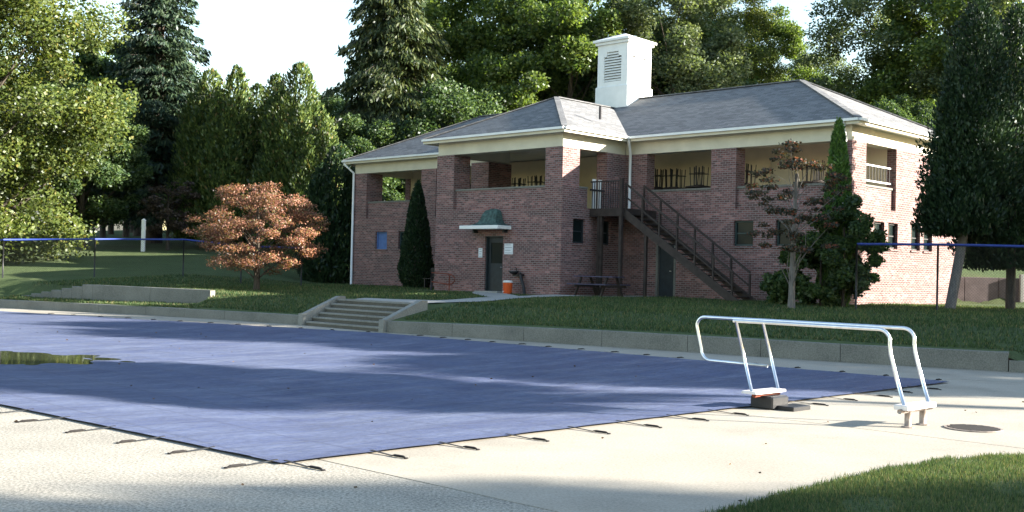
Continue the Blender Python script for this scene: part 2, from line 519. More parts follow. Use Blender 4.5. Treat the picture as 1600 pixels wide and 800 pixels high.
# ------------------------------------------------------------------ terrain
BYAW = -0.764
B0 = Vector((-7.844, 54.879, 0))
BE = Vector((math.cos(BYAW), math.sin(BYAW), 0))     # along the facade
BN = Vector((math.sin(BYAW), -math.cos(BYAW), 0))    # out of the facade, to the pool
def bw(s, t, z=0):
    return B0 + BE * s + BN * t + Vector((0, 0, z))
WL = [(-60, 66), (-34, 50.3), (-20, 42.2), (-16.6, 40.5), (-12.6, 38.5), (-9.36, 36.5), (-6.45, 34.4), (-3.5, 31.5), (4.2, 26.4), (7.2, 24.3), (10.2, 22.7), (18, 18.6), (40, 7)]
NB = (-BN.x, -BN.y)
def wall_d(x, y):
    """signed distance behind the kerb wall (along the slope direction) and its top"""
    # intersect the line p - d*NB with the polyline
    best = None
    for (ax, ay), (bx, by) in zip(WL[:-1], WL[1:]):
        ex, ey = bx - ax, by - ay
        det = ex * NB[1] - ey * NB[0]
        px, py = x - ax, y - ay
        u = (px * NB[1] - py * NB[0]) / det
        if -1e-6 <= u <= 1 + 1e-6:
            d = (ex * py - ey * px) / det
            if best is None or abs(d) < abs(best):
                best = d
    return best if best is not None else 0.0
def sstep(a, b, v):
    t = min(1, max(0, (v - a) / (b - a)))
    return t * t * (3 - 2 * t)
def wall_top(x):
    return 0.30 + 0.10 * sstep(-8, 4, x) - 0.16 * sstep(10.15, 10.35, x)
UW = [(-19.9, 43.6), (-15.5, 41.3), (-10.6, 39.3)]   # upper wall on the left
def lawn_z(x, y):
    d = max(0.0, wall_d(x, y))
    wt = wall_top(x) - 0.03
    z = wt + (0.80 - wt) * min(1, d / 2.4) + 0.16 * sstep(2.4, 9, d)
    if x < -9:
        ang = None
        for (ax, ay), (bx, by) in zip(UW[:-1], UW[1:]):
            if ax <= x <= bx:
                ang = ay + (by - ay) * (x - ax) / (bx - ax)
        if ang is not None:
            k = sstep(-9.0, -11.5, x)
            front = wt + 0.02 + 0.05 * d
            z = z * (1 - k) + (front + (max(z, 0.86) - front) * sstep(ang + 0.3, ang + 0.6, y)) * k
    hl = 0.068 * max(0, y - 46) * sstep(-8, -16, x) + 0.25 * sstep(42, 46, y) * sstep(-10, -15, x)
    db = (x - B0.x) * NB[0] + (y - B0.y) * NB[1]
    hb = 0.085 * max(0, db - 10.5)
    hr = 0.0
    if x > 14:
        hr = (0.95 * sstep(44.2, 44.7, y) + 0.11 * max(0, y - 44.7)) * sstep(15.5, 17.0, x)
    hill = max(hl, hb, hr)
    return z + min(hill, 7 + 0.01 * hill) + 0.018 * math.sin(x * 1.3 + 0.7 * y) * math.cos(0.9 * y - 0.4 * x)

def wall_pt(u):
    """point on the kerb polyline, u = arc length"""
    for (ax, ay), (bx, by) in zip(WL[:-1], WL[1:]):
        l = math.hypot(bx - ax, by - ay)
        if u <= l:
            return ax + (bx - ax) * u / l, ay + (by - ay) * u / l
        u -= l
    return WL[-1]
def arc_at(i):
    return sum(math.hypot(WL[k + 1][0] - WL[k][0], WL[k + 1][1] - WL[k][1]) for k in range(i))
U_ST0, U_ST1, U_END = arc_at(6), arc_at(7), arc_at(len(WL) - 1)
STEP_RUN, N_STEP = 1.4, 6

def build_lawn():
    us = []
    u = 0.0
    while u < U_END:
        us.append(u)
        x, y = wall_pt(u)
        u += 0.45 if -22 < x < 14 else 1.5
    us += [U_ST0, U_ST1, U_END]
    us = sorted(set(us))
    us = [a for i, a in enumerate(us) if a in (U_ST0, U_ST1, U_END) or not any(abs(a - b) < 0.12 for b in (U_ST0, U_ST1))]
    ds = [0.0, 0.3, 0.6, 0.9, 1.2, STEP_RUN]
    d = STEP_RUN
    while d < 260:
        d += 0.4 if d < 22 else (0.9 if d < 45 else (3 if d < 100 else 16))
        ds.append(d)
    V = []
    for u in us:
        x0, y0 = wall_pt(u)
        for d in ds:
            x, y = x0 + NB[0] * d, y0 + NB[1] * d
            V.append((x, y, lawn_z(x, y)))
    F = []
    n = len(ds)
    for i in range(len(us) - 1):
        um = (us[i] + us[i + 1]) / 2
        for j in range(n - 1):
            if U_ST0 < um < U_ST1 and ds[j + 1] <= STEP_RUN + 1e-6:
                continue
            F.append((i * n + j, (i + 1) * n + j, (i + 1) * n + j + 1, i * n + j + 1))
    me = np_mesh('lawn', np.array(V), np.array(F), M['lawn'], True)
    return tag(link('lawn', me), kind='structure')
build_lawn()
g = MB()
g.poly([(-900, -900, -0.34), (900, -900, -0.34), (900, 1500, -0.34), (-900, 1500, -0.34)])
tag(g.build('ground', M['lawn']), kind='structure')

# ------------------------------------------------------------------ pool deck
PA, PB, PC, PD, PE, PN = (-2.06, 10.19), (7.88, 19.95), (-3.5, 30.75), (-17.5, 38.4), (-32, 46.5), (-30, 34.2)
deck = tag(link('pool_deck', None), kind='structure')
g = MB()
g.poly([(-60, -8, -0.3), (60, -8, -0.3), (60, 60, -0.3), (-60, 70, -0.3)])
g.build('joint_bed', M['soil'], deck)
def slab(pts, mat, z1=0.0, z0=-0.29):
    m = MB()
    n = len(pts)
    cx = sum(p[0] for p in pts) / n
    cy = sum(p[1] for p in pts) / n
    top = [(p[0], p[1], z1) for p in pts]
    m.poly(top)
    for i in range(n):
        a, b = pts[i], pts[(i + 1) % n]
        m.poly([(b[0], b[1], z1), (a[0], a[1], z1), (a[0], a[1], z0), (b[0], b[1], z0)])
    return m.build('slab', mat, deck)
JD = Vector((0.725, -0.688))
def jl(o, k):
    return (o[0] + JD.x * k, o[1] + JD.y * k)
J0 = (-1.66, 10.45)
uv = Vector((0.715, 0.699))       # along the right pool edge
un = Vector((-0.757, 0.653))      # along the left pool edge
def off(p, a, b):
    return (p[0] + uv.x * a + un.x * b, p[1] + uv.y * a + un.y * b)
# foreground left of the joint (aggregate), right of it (smooth), far strips along the kerb wall
jg = 0.012
slab([off(J0, -jg, 0.35), jl(off(J0, -jg, 0), 24), (-40, jl(off(J0, -jg, 0), 24)[1]), (-40, 42), off(PN, 0.3, 0), off(PA, 0.3, 0.35)], M['deck_rough'])
sj = 6.4
slab([off(J0, jg, 0.35), off(J0, sj - jg, 0.35), jl(off(J0, sj - jg, 0), 24), jl(off(J0, jg, 0), 24)], M['deck'])
slab([off(J0, sj + jg, 0.35), off(PB, 0.0, 0.32), off(PB, 0.9, 0.3), (40, 8), (40, -6), jl(off(J0, sj + jg, 0), 24)], M['deck'])
slab([off(PB, 0.02, 0.345), (-3.72, 30.6), (-3.2, 31.9), (4.3, 26.75), (10.4, 23.0), (18.2, 18.9), (40, 8.05), off(PB, 0.92, 0.32)], M['deck'])
slab([(-3.75, 30.62), (-17.55, 38.15), (-32, 46.2), (-40, 50), (-40, 55), (-20, 42.6), (-16.4, 40.8), (-12.5, 38.8), (-9.2, 36.8), (-6.3, 34.7), (-3.23, 31.92)], M['deck'])

# ------------------------------------------------------------------ pool cover
def lerp(a, b, t):
    return a[0] + (b[0] - a[0]) * t, a[1] + (b[1] - a[1]) * t
def poly_at(pl, t):
    L = [math.hypot(b[0] - a[0], b[1] - a[1]) for a, b in zip(pl[:-1], pl[1:])]
    d = t * sum(L)
    for (a, b, l) in zip(pl[:-1], pl[1:], L):
        if d <= l + 1e-9:
            return lerp(a, b, d / l)
        d -= l
    return pl[-1]
FAR = [PB, PC, PD, PE]
CANG = math.atan2(uv.y, uv.x)
cover = thing('pool_cover', 'large dark blue fabric winter cover strapped over the swimming pool', 'pool cover', (PA[0], PA[1], 0), CANG)
def to_cover(x, y):
    dx, dy = x - PA[0], y - PA[1]
    return dx * math.cos(CANG) + dy * math.sin(CANG), -dx * math.sin(CANG) + dy * math.cos(CANG)
def cover_mesh():
    nu, nv = 300, 130
    rng = np.random.default_rng(3)
    V = np.zeros(((nu + 1) * (nv + 1), 3))
    ph = rng.uniform(0, 6.28, 12)
    for i in range(nu + 1):
        u = (i / nu) ** 1.35
        a = lerp(PA, PN, u)
        b = poly_at(FAR, u)
        for j in range(nv + 1):
            v = j / nv
            x, y = lerp(a, b, v)
            # distance from the edge drives the sag
            e = min(u * 37, v * 15, (1 - v) * 15)
            sg = sstep(0.25, 3.5, e)
            w = sum(math.sin(x * (0.7 + 0.31 * k) + y * (1.1 - 0.23 * k) + ph[k]) for k in range(5)) / 5
            w2 = sum(math.sin(x * (2.1 + 0.7 * k) * (-1) ** k + y * (2.9 + 0.53 * k) + ph[k + 5]) for k in range(5)) / 5
            z = 0.022 - 0.09 * sg + sg * 0.020 * w + (0.010 * sg + 0.003) * w2
            # low wet area on the far left
            z -= 0.075 * math.exp(-(((x + 11.0) / 4.6) ** 2 + ((y - 22.0) / 1.7) ** 2) ** 1.0)
            q0 = to_cover(x, y)
            z -= 0.016 * sg * abs(math.sin(q0[0] * math.pi / 0.95) * math.sin(q0[1] * math.pi / 0.95)) ** 0.7
            # small scallops between the straps
            if e < 0.45:
                q = to_cover(x, y)
                along = q[0] if u * 37 < 0.45 else q[1]
                z += 0.012 * (0.45 - e) * abs(math.sin(along * math.pi / 0.95))
            cx, cy = to_cover(x, y)
            V[i * (nv + 1) + j] = (cx, cy, z)
    F = []
    for i in range(nu):
        for j in range(nv):
            k = i * (nv + 1) + j
            F.append((k, k + nv + 1, k + nv + 2, k + 1))
    return np_mesh('fabric', V, np.array(F)[:, ::-1], M['cover'], True)
link('fabric', cover_mesh(), cover)
# straps with a spring and a deck anchor
sm = MB(); sm.hexa([(-0.016, -0.10, 0.024), (0.016, -0.10, 0.024), (0.016, 0.38, 0.006), (-0.016, 0.38, 0.006), (-0.016, -0.10, 0.03), (0.016, -0.10, 0.03), (0.016, 0.38, 0.010), (-0.016, 0.38, 0.010)])
strap_me = sm.mesh('strap', M['strap'])
sm = MB(); sm.tube([(0, 0.37, 0.014), (0, 0.42, 0.016), (0, 0.60, 0.016), (0, 0.64, 0.012)], [0.005, 0.013, 0.013, 0.006], 8); sm.lathe([(0.026, 0.002), (0.026, 0.010), (0.016, 0.014)], (0, 0.66, 0), 10)
spring_me = sm.mesh('spring', M['spring'])
def straps(p0, p1, out, first, n, step=0.95, jit=3):
    rr = random.Random(jit)
    d = Vector((p1[0] - p0[0], p1[1] - p0[1])).normalized()
    for k in range(n):
        s_ = first + k * step + rr.uniform(-0.05, 0.05)
        p = (p0[0] + d.x * s_, p0[1] + d.y * s_)
        q = to_cover(*p)
        a = math.atan2(-out[0], out[1]) - CANG + rr.uniform(-0.08, 0.08)
        o = link('strap', strap_me, cover, (q[0], q[1], 0), (0, 0, a))
        o2 = link('spring', spring_me, o)
        o.scale = (1, rr.uniform(0.62, 0.85), 1)
straps(PA, PN, (-uv.x, -uv.y), 0.18, 13)
straps(PA, PB, (-un.x, -un.y), 0.12, 14)
straps(PB, PC, (uv.x, uv.y), 0.4, 16)
straps(PC, PD, (0.46, 0.88), 0.8, 12, 1.2)
# puddle in the low area
pm = MB()
rr = random.Random(5)
pts = []
for k in range(48):
    a = 2 * math.pi * k / 48
    rx, ry = 5.6 * (1 + 0.12 * math.sin(3 * a + 1) + 0.06 * math.sin(7 * a)), 1.9 * (1 + 0.2 * math.sin(2 * a + 2) + 0.1 * math.sin(5 * a))
    pts.append((-11.4 + rx * math.cos(a), 22.0 + ry * math.sin(a), -0.118))
pm.poly(pts)
tag(pm.build('puddle', M['water']), kind='structure')

# ------------------------------------------------------------------ kerb walls and steps
def kerb_wall(pts, zt, z0=-0.15, th=0.28, mat='kerb', block=2.4):
    """list of blocks (quads in plan) along a polyline; pts on the front face"""
    out = []
    for (a, b) in zip(pts[:-1], pts[1:]):
        a, b = Vector(a), Vector(b)
        n_ = max(1, round((b - a).length / block))
        d = (b - a) / n_
        side = Vector((-d.y, d.x)).normalized()
        if side.dot(Vector(NB)) < 0:
            side = -side
        for k in range(n_):
            p = a + d * k + d.normalized() * 0.006
            q = a + d * (k + 1) - d.normalized() * 0.006
            z_a, z_b = zt(p), zt(q)
            m = MB()
            c = 0.015
            p2, q2 = p + side * th, q + side * th
            pc, qc = p + side * c, q + side * c
            m.hexa([(p.x, p.y, z0), (q.x, q.y, z0), (q2.x, q2.y, z0), (p2.x, p2.y, z0), (p.x, p.y, z_a - c), (q.x, q.y, z_b - c), (q2.x, q2.y, z_b - c), (p2.x, p2.y, z_a - c)])
            m.poly([(p.x, p.y, z_a - c), (q.x, q.y, z_b - c), (qc.x, qc.y, z_b), (pc.x, pc.y, z_a)])
            m.poly([(pc.x, pc.y, z_a), (qc.x, qc.y, z_b), (q2.x, q2.y, z_b), (p2.x, p2.y, z_a)])
            out.append(m)
    return out
wt = lambda p: wall_top(p.x)
kl = thing('retaining_wall', 'low grey concrete wall edging the pool deck left of the steps', 'wall')
for m in kerb_wall(WL[2:7], wt): m.build('block', M['kerb'], kl)
kr = thing('retaining_wall', 'long low grey concrete wall below the lawn right of the steps', 'wall')
for m in kerb_wall(WL[7:10] + [(10.16, 22.72)], lambda p: 0.30 + 0.10 * sstep(-8, 4, p.x)): m.build('block', M['kerb'], kr)
ks = thing('retaining_wall', 'lower stepped down end of the concrete wall at the right edge', 'wall')
for m in kerb_wall([(10.165, 22.717), (18, 18.6), (30, 12.2)], lambda p: 0.24): m.build('block', M['kerb'], ks)
ku = thing('retaining_wall', 'upper concrete wall in the grass bank at left with sloping stepped end', 'wall')
for m in kerb_wall([UW[1], UW[2]], lambda p: 0.95 - 0.02 * (p.x + 15.5) * 0.5, 0.0): m.build('block', M['kerb'], ku)
for k in range(9):
    t0, t1 = k / 9, (k + 1) / 9
    p, q = Vector(lerp(UW[0], UW[1], t0)), Vector(lerp(UW[0], UW[1], t1))
    for m in kerb_wall([tuple(p), tuple(q)], lambda _p, z=0.2 + 0.083 * (k + 1): z, 0.0, 0.26, 'kerb', 9): m.build('block', M['kerb'], ku)
# steps
S0, S1 = Vector((*WL[6], 0)), Vector((*WL[7], 0))
SE = (S1 - S0).normalized()
SB = Vector((NB[0], NB[1], 0))
SW = (S1 - S0).length
stp = thing('garden_steps', 'wide flight of weathered concrete steps from the pool up to the lawn', 'steps', tuple(S0), math.atan2(SE.y, SE.x))
rise = 0.82 / N_STEP
tr = STEP_RUN / N_STEP
for k in range(N_STEP):
    m = MB().cbox(0.24, SW - 0.24, k * tr, STEP_RUN + 0.05, k * rise - (0.15 if k == 0 else 0.0) + 0.0, (k + 1) * rise, 0.012)
    o_ = m.build('tread', M['step'], stp)
    zt_ = (k + 1) * rise
    MB().cbox(0.25, SW - 0.25, k * tr - 0.015, k * tr + 0.06, zt_ - 0.05, zt_ + 0.004, 0.006).build('nosing', M['cheek'], o_)
for x0 in (-0.02, SW - 0.22):
    m = MB()
    y1 = STEP_RUN + 0.12
    pr = [(-0.12, -0.15), (y1, -0.15), (y1, 0.90), (STEP_RUN - 0.1, 0.90), (0.0, 0.36), (-0.1, 0.36)]
    a = [(x0, y, z) for y, z in pr]
    b = [(x0 + 0.22, y, z) for y, z in pr]
    m.poly(a); m.poly(b[::-1])
    for i in range(len(pr)):
        j = (i + 1) % len(pr)
        m.poly([a[i], b[i], b[j], a[j]][::-1])
    m.build('cheek_wall', M['cheek'], stp)

# ------------------------------------------------------------------ concrete path
def ribbon(name, cl, w, mat, lift=0.02):
    pts = []
    for a, b in zip(cl[:-1], cl[1:]):
        n_ = max(1, int(math.dist(a, b) / 0.4))
        pts += [lerp(a, b, k / n_) for k in range(n_)]
    pts.append(cl[-1])
    V, F = [], []
    for i, p in enumerate(pts):
        a, b = pts[max(0, i - 1)], pts[min(len(pts) - 1, i + 1)]
        d = Vector((b[0] - a[0], b[1] - a[1])).normalized()
        s = Vector((-d.y, d.x))
        for k in range(5):
            o = (k / 4 - 0.5) * w
            x, y = p[0] + s.x * o, p[1] + s.y * o
            V.append((x, y, lawn_z(x, y) + lift))
    for i in range(len(pts) - 1):
        for k in range(4):
            F.append((i * 5 + k, i * 5 + k + 1, i * 5 + k + 6, i * 5 + k + 5))
    return tag(link(name, np_mesh(name, np.array(V), np.array(F)[:, ::-1], mat, True)), kind='structure')
pc = S0 + SE * SW / 2 + SB * (STEP_RUN + 0.9)
ribbon('path', [(pc.x - 1.6, pc.y + 1.5), (pc.x + 1.1, pc.y - 0.6), (0.2, 37.6), (3.0, 40.0), (5.9, 42.1)], 1.3, M['path'], 0.035)
dp = bw(13.4, 3.7)
ribbon('path', [(-0.2, 37.9), (-0.8, 40.5), (dp.x, dp.y)], 1.25, M['path'], 0.028)
ribbon('flower_bed', [tuple(bw(9.6, 4.35)[:2]), tuple(bw(17.3, 4.35)[:2])], 1.3, M['soil'], 0.012)

# ------------------------------------------------------------------ brick pavilion
L_, D_, A_, B_, P_, O_ = 26.29, 8.74, 10.08, 16.86, 3.70, 0.42
ZE, ZB, ZF, ZS, ZP, PITCHR = 7.06, 0.55, 4.23, 5.03, 6.42, 0.4926
bld = thing('brick_pavilion', 'two storey red brick pool pavilion with open porch and grey hip roof', 'building', tuple(B0), BYAW)
def at(name, mb, mat, parent=bld, smooth=False):
    return mb.build(name, M[mat], parent, smooth)
# wall coordinate mappers (front face, depth into the wall)
def Pf(t0):
    return lambda x, d, z: (x, -(t0 - d), z)
def Pb(t0):
    return lambda x, d, z: (x, -(t0 + d), z)
def Pr(s0):
    return lambda t, d, z: (s0 - d, -t, z)
def Pl(s0):
    return lambda t, d, z: (s0 + d, -t, z)
TH = 0.35
w_front_l = [(1.72, 2.58, 2.72, 3.56), (3.42, 4.15, 2.72, 3.56)]
w_front_r = [(21.8, 22.6, 2.9, 3.8), (23.5, 24.25, 2.9, 3.8), (18.42, 19.32, ZB, 3.02)]
w_wing = [(12.95, 13.92, ZB, 3.15)]
w_ret = [(2.35, 3.05, 2.9, 3.8), (0.85, 1.55, 2.9, 3.8)]
w_right = [(-2.45, -1.68, 2.9, 3.8), (-3.5, -2.75, 2.9, 3.8), (-5.35, -4.6, 2.9, 3.8), (-6.4, -5.65, 2.9, 3.8)]
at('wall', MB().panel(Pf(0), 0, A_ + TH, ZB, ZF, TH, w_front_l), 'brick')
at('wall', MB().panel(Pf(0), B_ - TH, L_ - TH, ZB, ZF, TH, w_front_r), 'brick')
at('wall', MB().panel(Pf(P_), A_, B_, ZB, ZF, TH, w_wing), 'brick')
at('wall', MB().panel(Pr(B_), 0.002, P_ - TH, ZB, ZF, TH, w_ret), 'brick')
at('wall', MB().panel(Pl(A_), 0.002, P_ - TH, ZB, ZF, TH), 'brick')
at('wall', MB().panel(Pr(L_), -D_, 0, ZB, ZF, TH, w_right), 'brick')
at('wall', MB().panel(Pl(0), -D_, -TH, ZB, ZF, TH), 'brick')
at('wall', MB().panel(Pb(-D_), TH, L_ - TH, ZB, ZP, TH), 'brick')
# upper enclosed rooms at the ends behind the porch
at('wall', MB().panel(Pr(L_), -D_, -3.3, ZF, ZP, TH), 'brick')
at('wall', MB().panel(Pl(0), -D_, -3.3, ZF, ZP, TH), 'brick')
rm = MB().panel(Pf(-3.35), TH, L_ - TH, ZF, 6.9, 0.15, [(5.5, 6.5, ZF, 6.3), (21.2, 22.2, ZF, 6.3)])
at('room_wall', rm, 'beige')
for x0 in (5.5, 21.2):
    dm = at('door', MB().box(x0, x0 + 1, 3.42, 3.47, ZF, 6.3), 'cream')
    at('handle', MB().box(x0 + 0.86, x0 + 0.9, 3.36, 3.42, 5.2, 5.32), 'iron', dm)
# floor slab
at('floor', MB().box(TH, L_ - TH, 0.36, D_ - TH, 4.02, 4.205), 'porchfloor')
at('floor', MB().box(A_ + TH, B_ - TH, -P_ + TH, 0.355, 4.02, 4.2), 'porchfloor')
# ground floor (dark store rooms behind the windows)
at('floor', MB().box(TH, L_ - TH, TH, D_ - TH, 0.9, 1.0), 'path')
# parapets, recessed behind the piers, each with its sill
def parapet(P, x0, x1, z0=ZF, z1=ZS):
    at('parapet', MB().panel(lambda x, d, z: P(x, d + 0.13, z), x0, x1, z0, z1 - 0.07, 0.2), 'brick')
    at('sill', MB().panel(lambda x, d, z: P(x, d + 0.09, z), x0, x1, z1 - 0.07, z1, 0.28), 'kerb')
PIERW = 0.95
piersF = [(0, PIERW), (4.95, 5.95), (L_ - 5.5, L_ - 4.45), (L_ - 0.72, L_)]
parapet(Pf(0), PIERW, 4.95); parapet(Pf(0), 5.95, A_ - 0.9)
parapet(Pf(0), 17.88, L_ - 5.5); parapet(Pf(0), L_ - 4.45, L_ - 0.72)
parapet(Pf(P_), A_ + 1.0, B_ - 0.85)
parapet(Pr(B_), 2.12, 2.75)
parapet(Pr(L_), -3.3, -1.0)
parapet(Pl(0), -3.3, -1.0)
parapet(Pl(A_), 0.9, P_ - 0.9)
def pier(s0, s1, t0, t1, z0=ZF, z1=ZP):
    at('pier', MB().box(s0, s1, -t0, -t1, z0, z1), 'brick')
for i, (s0, s1) in enumerate(piersF):
    pier(s0, s1, 0.0, -1.0 if i in (0, 3) else -0.6)
pier(A_, A_ + 1.0, P_, P_ - 0.9); pier(B_ - 0.85, B_, P_, P_ - 0.95)
pier(A_ - 0.9, A_ + 0.15, 0.9, -0.5)
pier(B_ - 0.5, 17.88, 0.0, -0.5); pier(B_ - 0.5, B_, 1.15, 0.002)
# cream frieze beams carried on the piers
def beam(P, x0, x1, off_=0.03, th=0.5):
    at('beam', MB().panel(lambda x, d, z: P(x, d + off_, z), x0, x1, ZP, 6.93, th), 'cream')
beam(Pf(0), -0.0, A_ + 0.02); beam(Pf(0), B_ - 0.02, L_ - 0.03)
beam(Pf(P_), A_ + 0.03, B_ - 0.03); beam(Pr(B_), 0.0, P_ - 0.54); beam(Pl(A_), 0.0, P_ - 0.54)
beam(Pr(L_), -D_, -0.04); beam(Pl(0), -D_, -0.54); beam(Pb(-D_), 0.55, L_ - 0.55)
# porch ceiling / soffit
so = MB()
so.box(-O_ + 0.03, L_ + O_ - 0.03, -O_ + 0.03, D_ + O_ - 0.03, 6.935, 6.975)
at('soffit', so, 'white')
at('soffit', MB().box(A_ - O_ + 0.03, B_ + O_ - 0.03, -P_ - O_ + 0.03, -O_ + 0.02, 6.931, 6.971), 'white')
# roof
def roofpt(s, t, z):
    return (s, -t, z)
zr = ZE + PITCHR * (D_ / 2 + O_)
wm = (A_ + B_) / 2
wh = (B_ - A_) / 2 + O_
zw = ZE + PITCHR * wh
f0, f1, l0, l1 = O_, -D_ - O_, -O_, L_ + O_
r0, r1, rt_ = l0 + D_ / 2 + O_, l1 - D_ / 2 - O_, -D_ / 2
rf = MB()
va, vb = roofpt(A_ - O_, O_, ZE), roofpt(B_ + O_, O_, ZE)
vi = roofpt(wm, O_ - wh, zw)
rf.poly([roofpt(l0, f0, ZE), va, vi, vb, roofpt(l1, f0, ZE), roofpt(r1, rt_, zr), roofpt(r0, rt_, zr)])
rf.poly([roofpt(l1, f0, ZE), roofpt(l1, f1, ZE), roofpt(r1, rt_, zr)])
rf.poly([roofpt(l1, f1, ZE), roofpt(l0, f1, ZE), roofpt(r0, rt_, zr), roofpt(r1, rt_, zr)])
rf.poly([roofpt(l0, f1, ZE), roofpt(l0, f0, ZE), roofpt(r0, rt_, zr)])
pf = P_ + O_
ap = roofpt(wm, pf - wh, zw)
rf.poly([roofpt(A_ - O_, pf, ZE), roofpt(B_ + O_, pf, ZE), ap])
rf.poly([roofpt(B_ + O_, pf, ZE), vb, vi, ap])
rf.poly([va, roofpt(A_ - O_, pf, ZE), ap, vi])
roof = at('roof', rf, 'roof')
def cap(a, b):
    return at('ridge_cap', MB().bar(Vector(a) + Vector((0, 0, 0.015)), Vector(b) + Vector((0, 0, 0.015)), 0.22, 0.04), 'roof', roof)
cap(roofpt(r0, rt_, zr), roofpt(r1, rt_, zr)); cap(ap, vi)
for a in (roofpt(l1, f0, ZE), roofpt(l1, f1, ZE)): cap(a, roofpt(r1, rt_, zr))
for a in (roofpt(l0, f0, ZE), roofpt(l0, f1, ZE)): cap(a, roofpt(r0, rt_, zr))
for a in (roofpt(A_ - O_, pf, ZE), roofpt(B_ + O_, pf, ZE)): cap(a, ap)
at('vent_pipe', MB().tube([(B_ - 0.55, -0.95, 7.75), (B_ - 0.55, -0.95, 8.25)], 0.055, 8), 'iron', roof)
# fascia + gutter around the eaves
def eave(a, b, nrm):
    a, b, n_ = Vector(a), Vector(b), Vector(nrm)
    at('fascia', MB().bar(a + Vector((0, 0, -0.10)) - n_ * 0.012, b + Vector((0, 0, -0.10)) - n_ * 0.012, 0.022, 0.17), 'cream')
    at('gutter', MB().bar(a + Vector((0, 0, -0.04)) + n_ * 0.05, b + Vector((0, 0, -0.04)) + n_ * 0.05, 0.09, 0.085), 'white')
ez = ZE
eave((l0, -f0, ez), (A_ - O_ - 0.11, -f0, ez), (0, -1, 0)); eave((B_ + O_ + 0.11, -f0, ez), (l1, -f0, ez), (0, -1, 0))
eave((A_ - O_, -pf, ez), (B_ + O_, -pf, ez), (0, -1, 0))
eave((B_ + O_, -pf, ez), (B_ + O_, -f0, ez), (1, 0, 0)); eave((A_ - O_, -pf, ez), (A_ - O_, -f0, ez), (-1, 0, 0))
eave((l1, -f0, ez), (l1, -f1, ez), (1, 0, 0)); eave((l0, -f0, ez), (l0, -f1, ez), (-1, 0, 0)); eave((l0, -f1, ez), (l1, -f1, ez), (0, 1, 0))
# downpipes
def pipe(s, t, s2, t2, z1):
    at('downpipe', MB().tube([(s2, -t2, 6.98), (s2, -t2, 6.86), (s, -t, 6.45), (s, -t, z1)], 0.055, 10), 'white', smooth=True)
pipe(0.05, 0.10, -0.25, 0.45, 0.95)
pipe(B_ + 0.30, 0.10, B_ + 0.5, 0.48, ZF)
pipe(L_ - 0.2, 0.10, L_ - 0.1, 0.45, 0.9)
# windows
def window(P, a, b, c, d, pane='glass', bars=True, frame='greendoor'):
    m = MB()
    for (xa, xb, za, zb) in ((a, a + 0.06, c, d), (b - 0.06, b, c, d), (a + 0.06, b - 0.06, c, c + 0.06), (a + 0.06, b - 0.06, d - 0.06, d)):
        m.panel(lambda x, dd, z: P(x, dd + 0.10, z), xa, xb, za, zb, 0.08)
    w = at('window', m, frame)
    if bars:
        at('glazing_bar', MB().panel(lambda x, dd, z: P(x, dd + 0.12, z), a + 0.06, b - 0.06, (c + d) / 2 - 0.02, (c + d) / 2 + 0.02, 0.04), frame, w)
    at('pane', MB().panel(lambda x, dd, z: P(x, dd + 0.145, z), a + 0.06, b - 0.06, c + 0.06, d - 0.06, 0.02), pane, w)
    at('sill', MB().panel(lambda x, dd, z: P(x, dd - 0.05, z), a - 0.06, b + 0.06, c - 0.07, c - 0.003, 0.2), 'brick', w)
window(Pf(0), *w_front_l[0], pane='blue', bars=False, frame='blue'); window(Pf(0), *w_front_l[1])
window(Pf(0), *w_front_r[0]); window(Pf(0), *w_front_r[1])
for h in w_ret: window(Pr(B_), *h, frame='darkdoor')
for h in w_right: window(Pr(L_), *h, frame='iron')
# doors
d1 = at('door', MB().panel(lambda x, d, z: Pf(P_)(x, d + 0.16, z), 13.0, 13.87, 0.95, 3.10, 0.06, [(13.12, 13.75, 2.1, 2.9)]), 'darkdoor')
at('pane', MB().panel(lambda x, d, z: Pf(P_)(x, d + 0.18, z), 13.12, 13.75, 2.1, 2.9, 0.02), 'glass', d1)
at('handle', MB().tube([(13.78, -P_ + 0.14, 1.95), (13.78, -P_ + 0.10, 1.95), (13.70, -P_ + 0.10, 1.95)], 0.014, 6), 'steel', d1)
at('door_frame', MB().panel(lambda x, d, z: Pf(P_)(x, d + 0.06, z), 12.95, 13.92, 0.9, 3.15, 0.1, [(13.0, 13.87, 0.9, 3.10)]), 'darkdoor')
at('doorstep', MB().cbox(12.8, 14.05, -P_ - 0.4, -P_ + 0.05, 0.7, 1.03, 0.01), 'path')
d2 = at('door', MB().panel(lambda x, d, z: Pf(0)(x, d + 0.1, z), 18.5, 19.24, 0.95, 2.95, 0.06), 'darkdoor')
at('handle', MB().tube([(19.16, -0.12, 1.95), (19.16, -0.06, 1.95), (19.08, -0.06, 1.95)], 0.014, 6), 'steel', d2)
at('door_frame', MB().panel(lambda x, d, z: Pf(0)(x, d - 0.02, z), 18.42, 19.32, 0.9, 3.02, 0.18, [(18.5, 19.24, 0.9, 2.95)]), 'kerb')
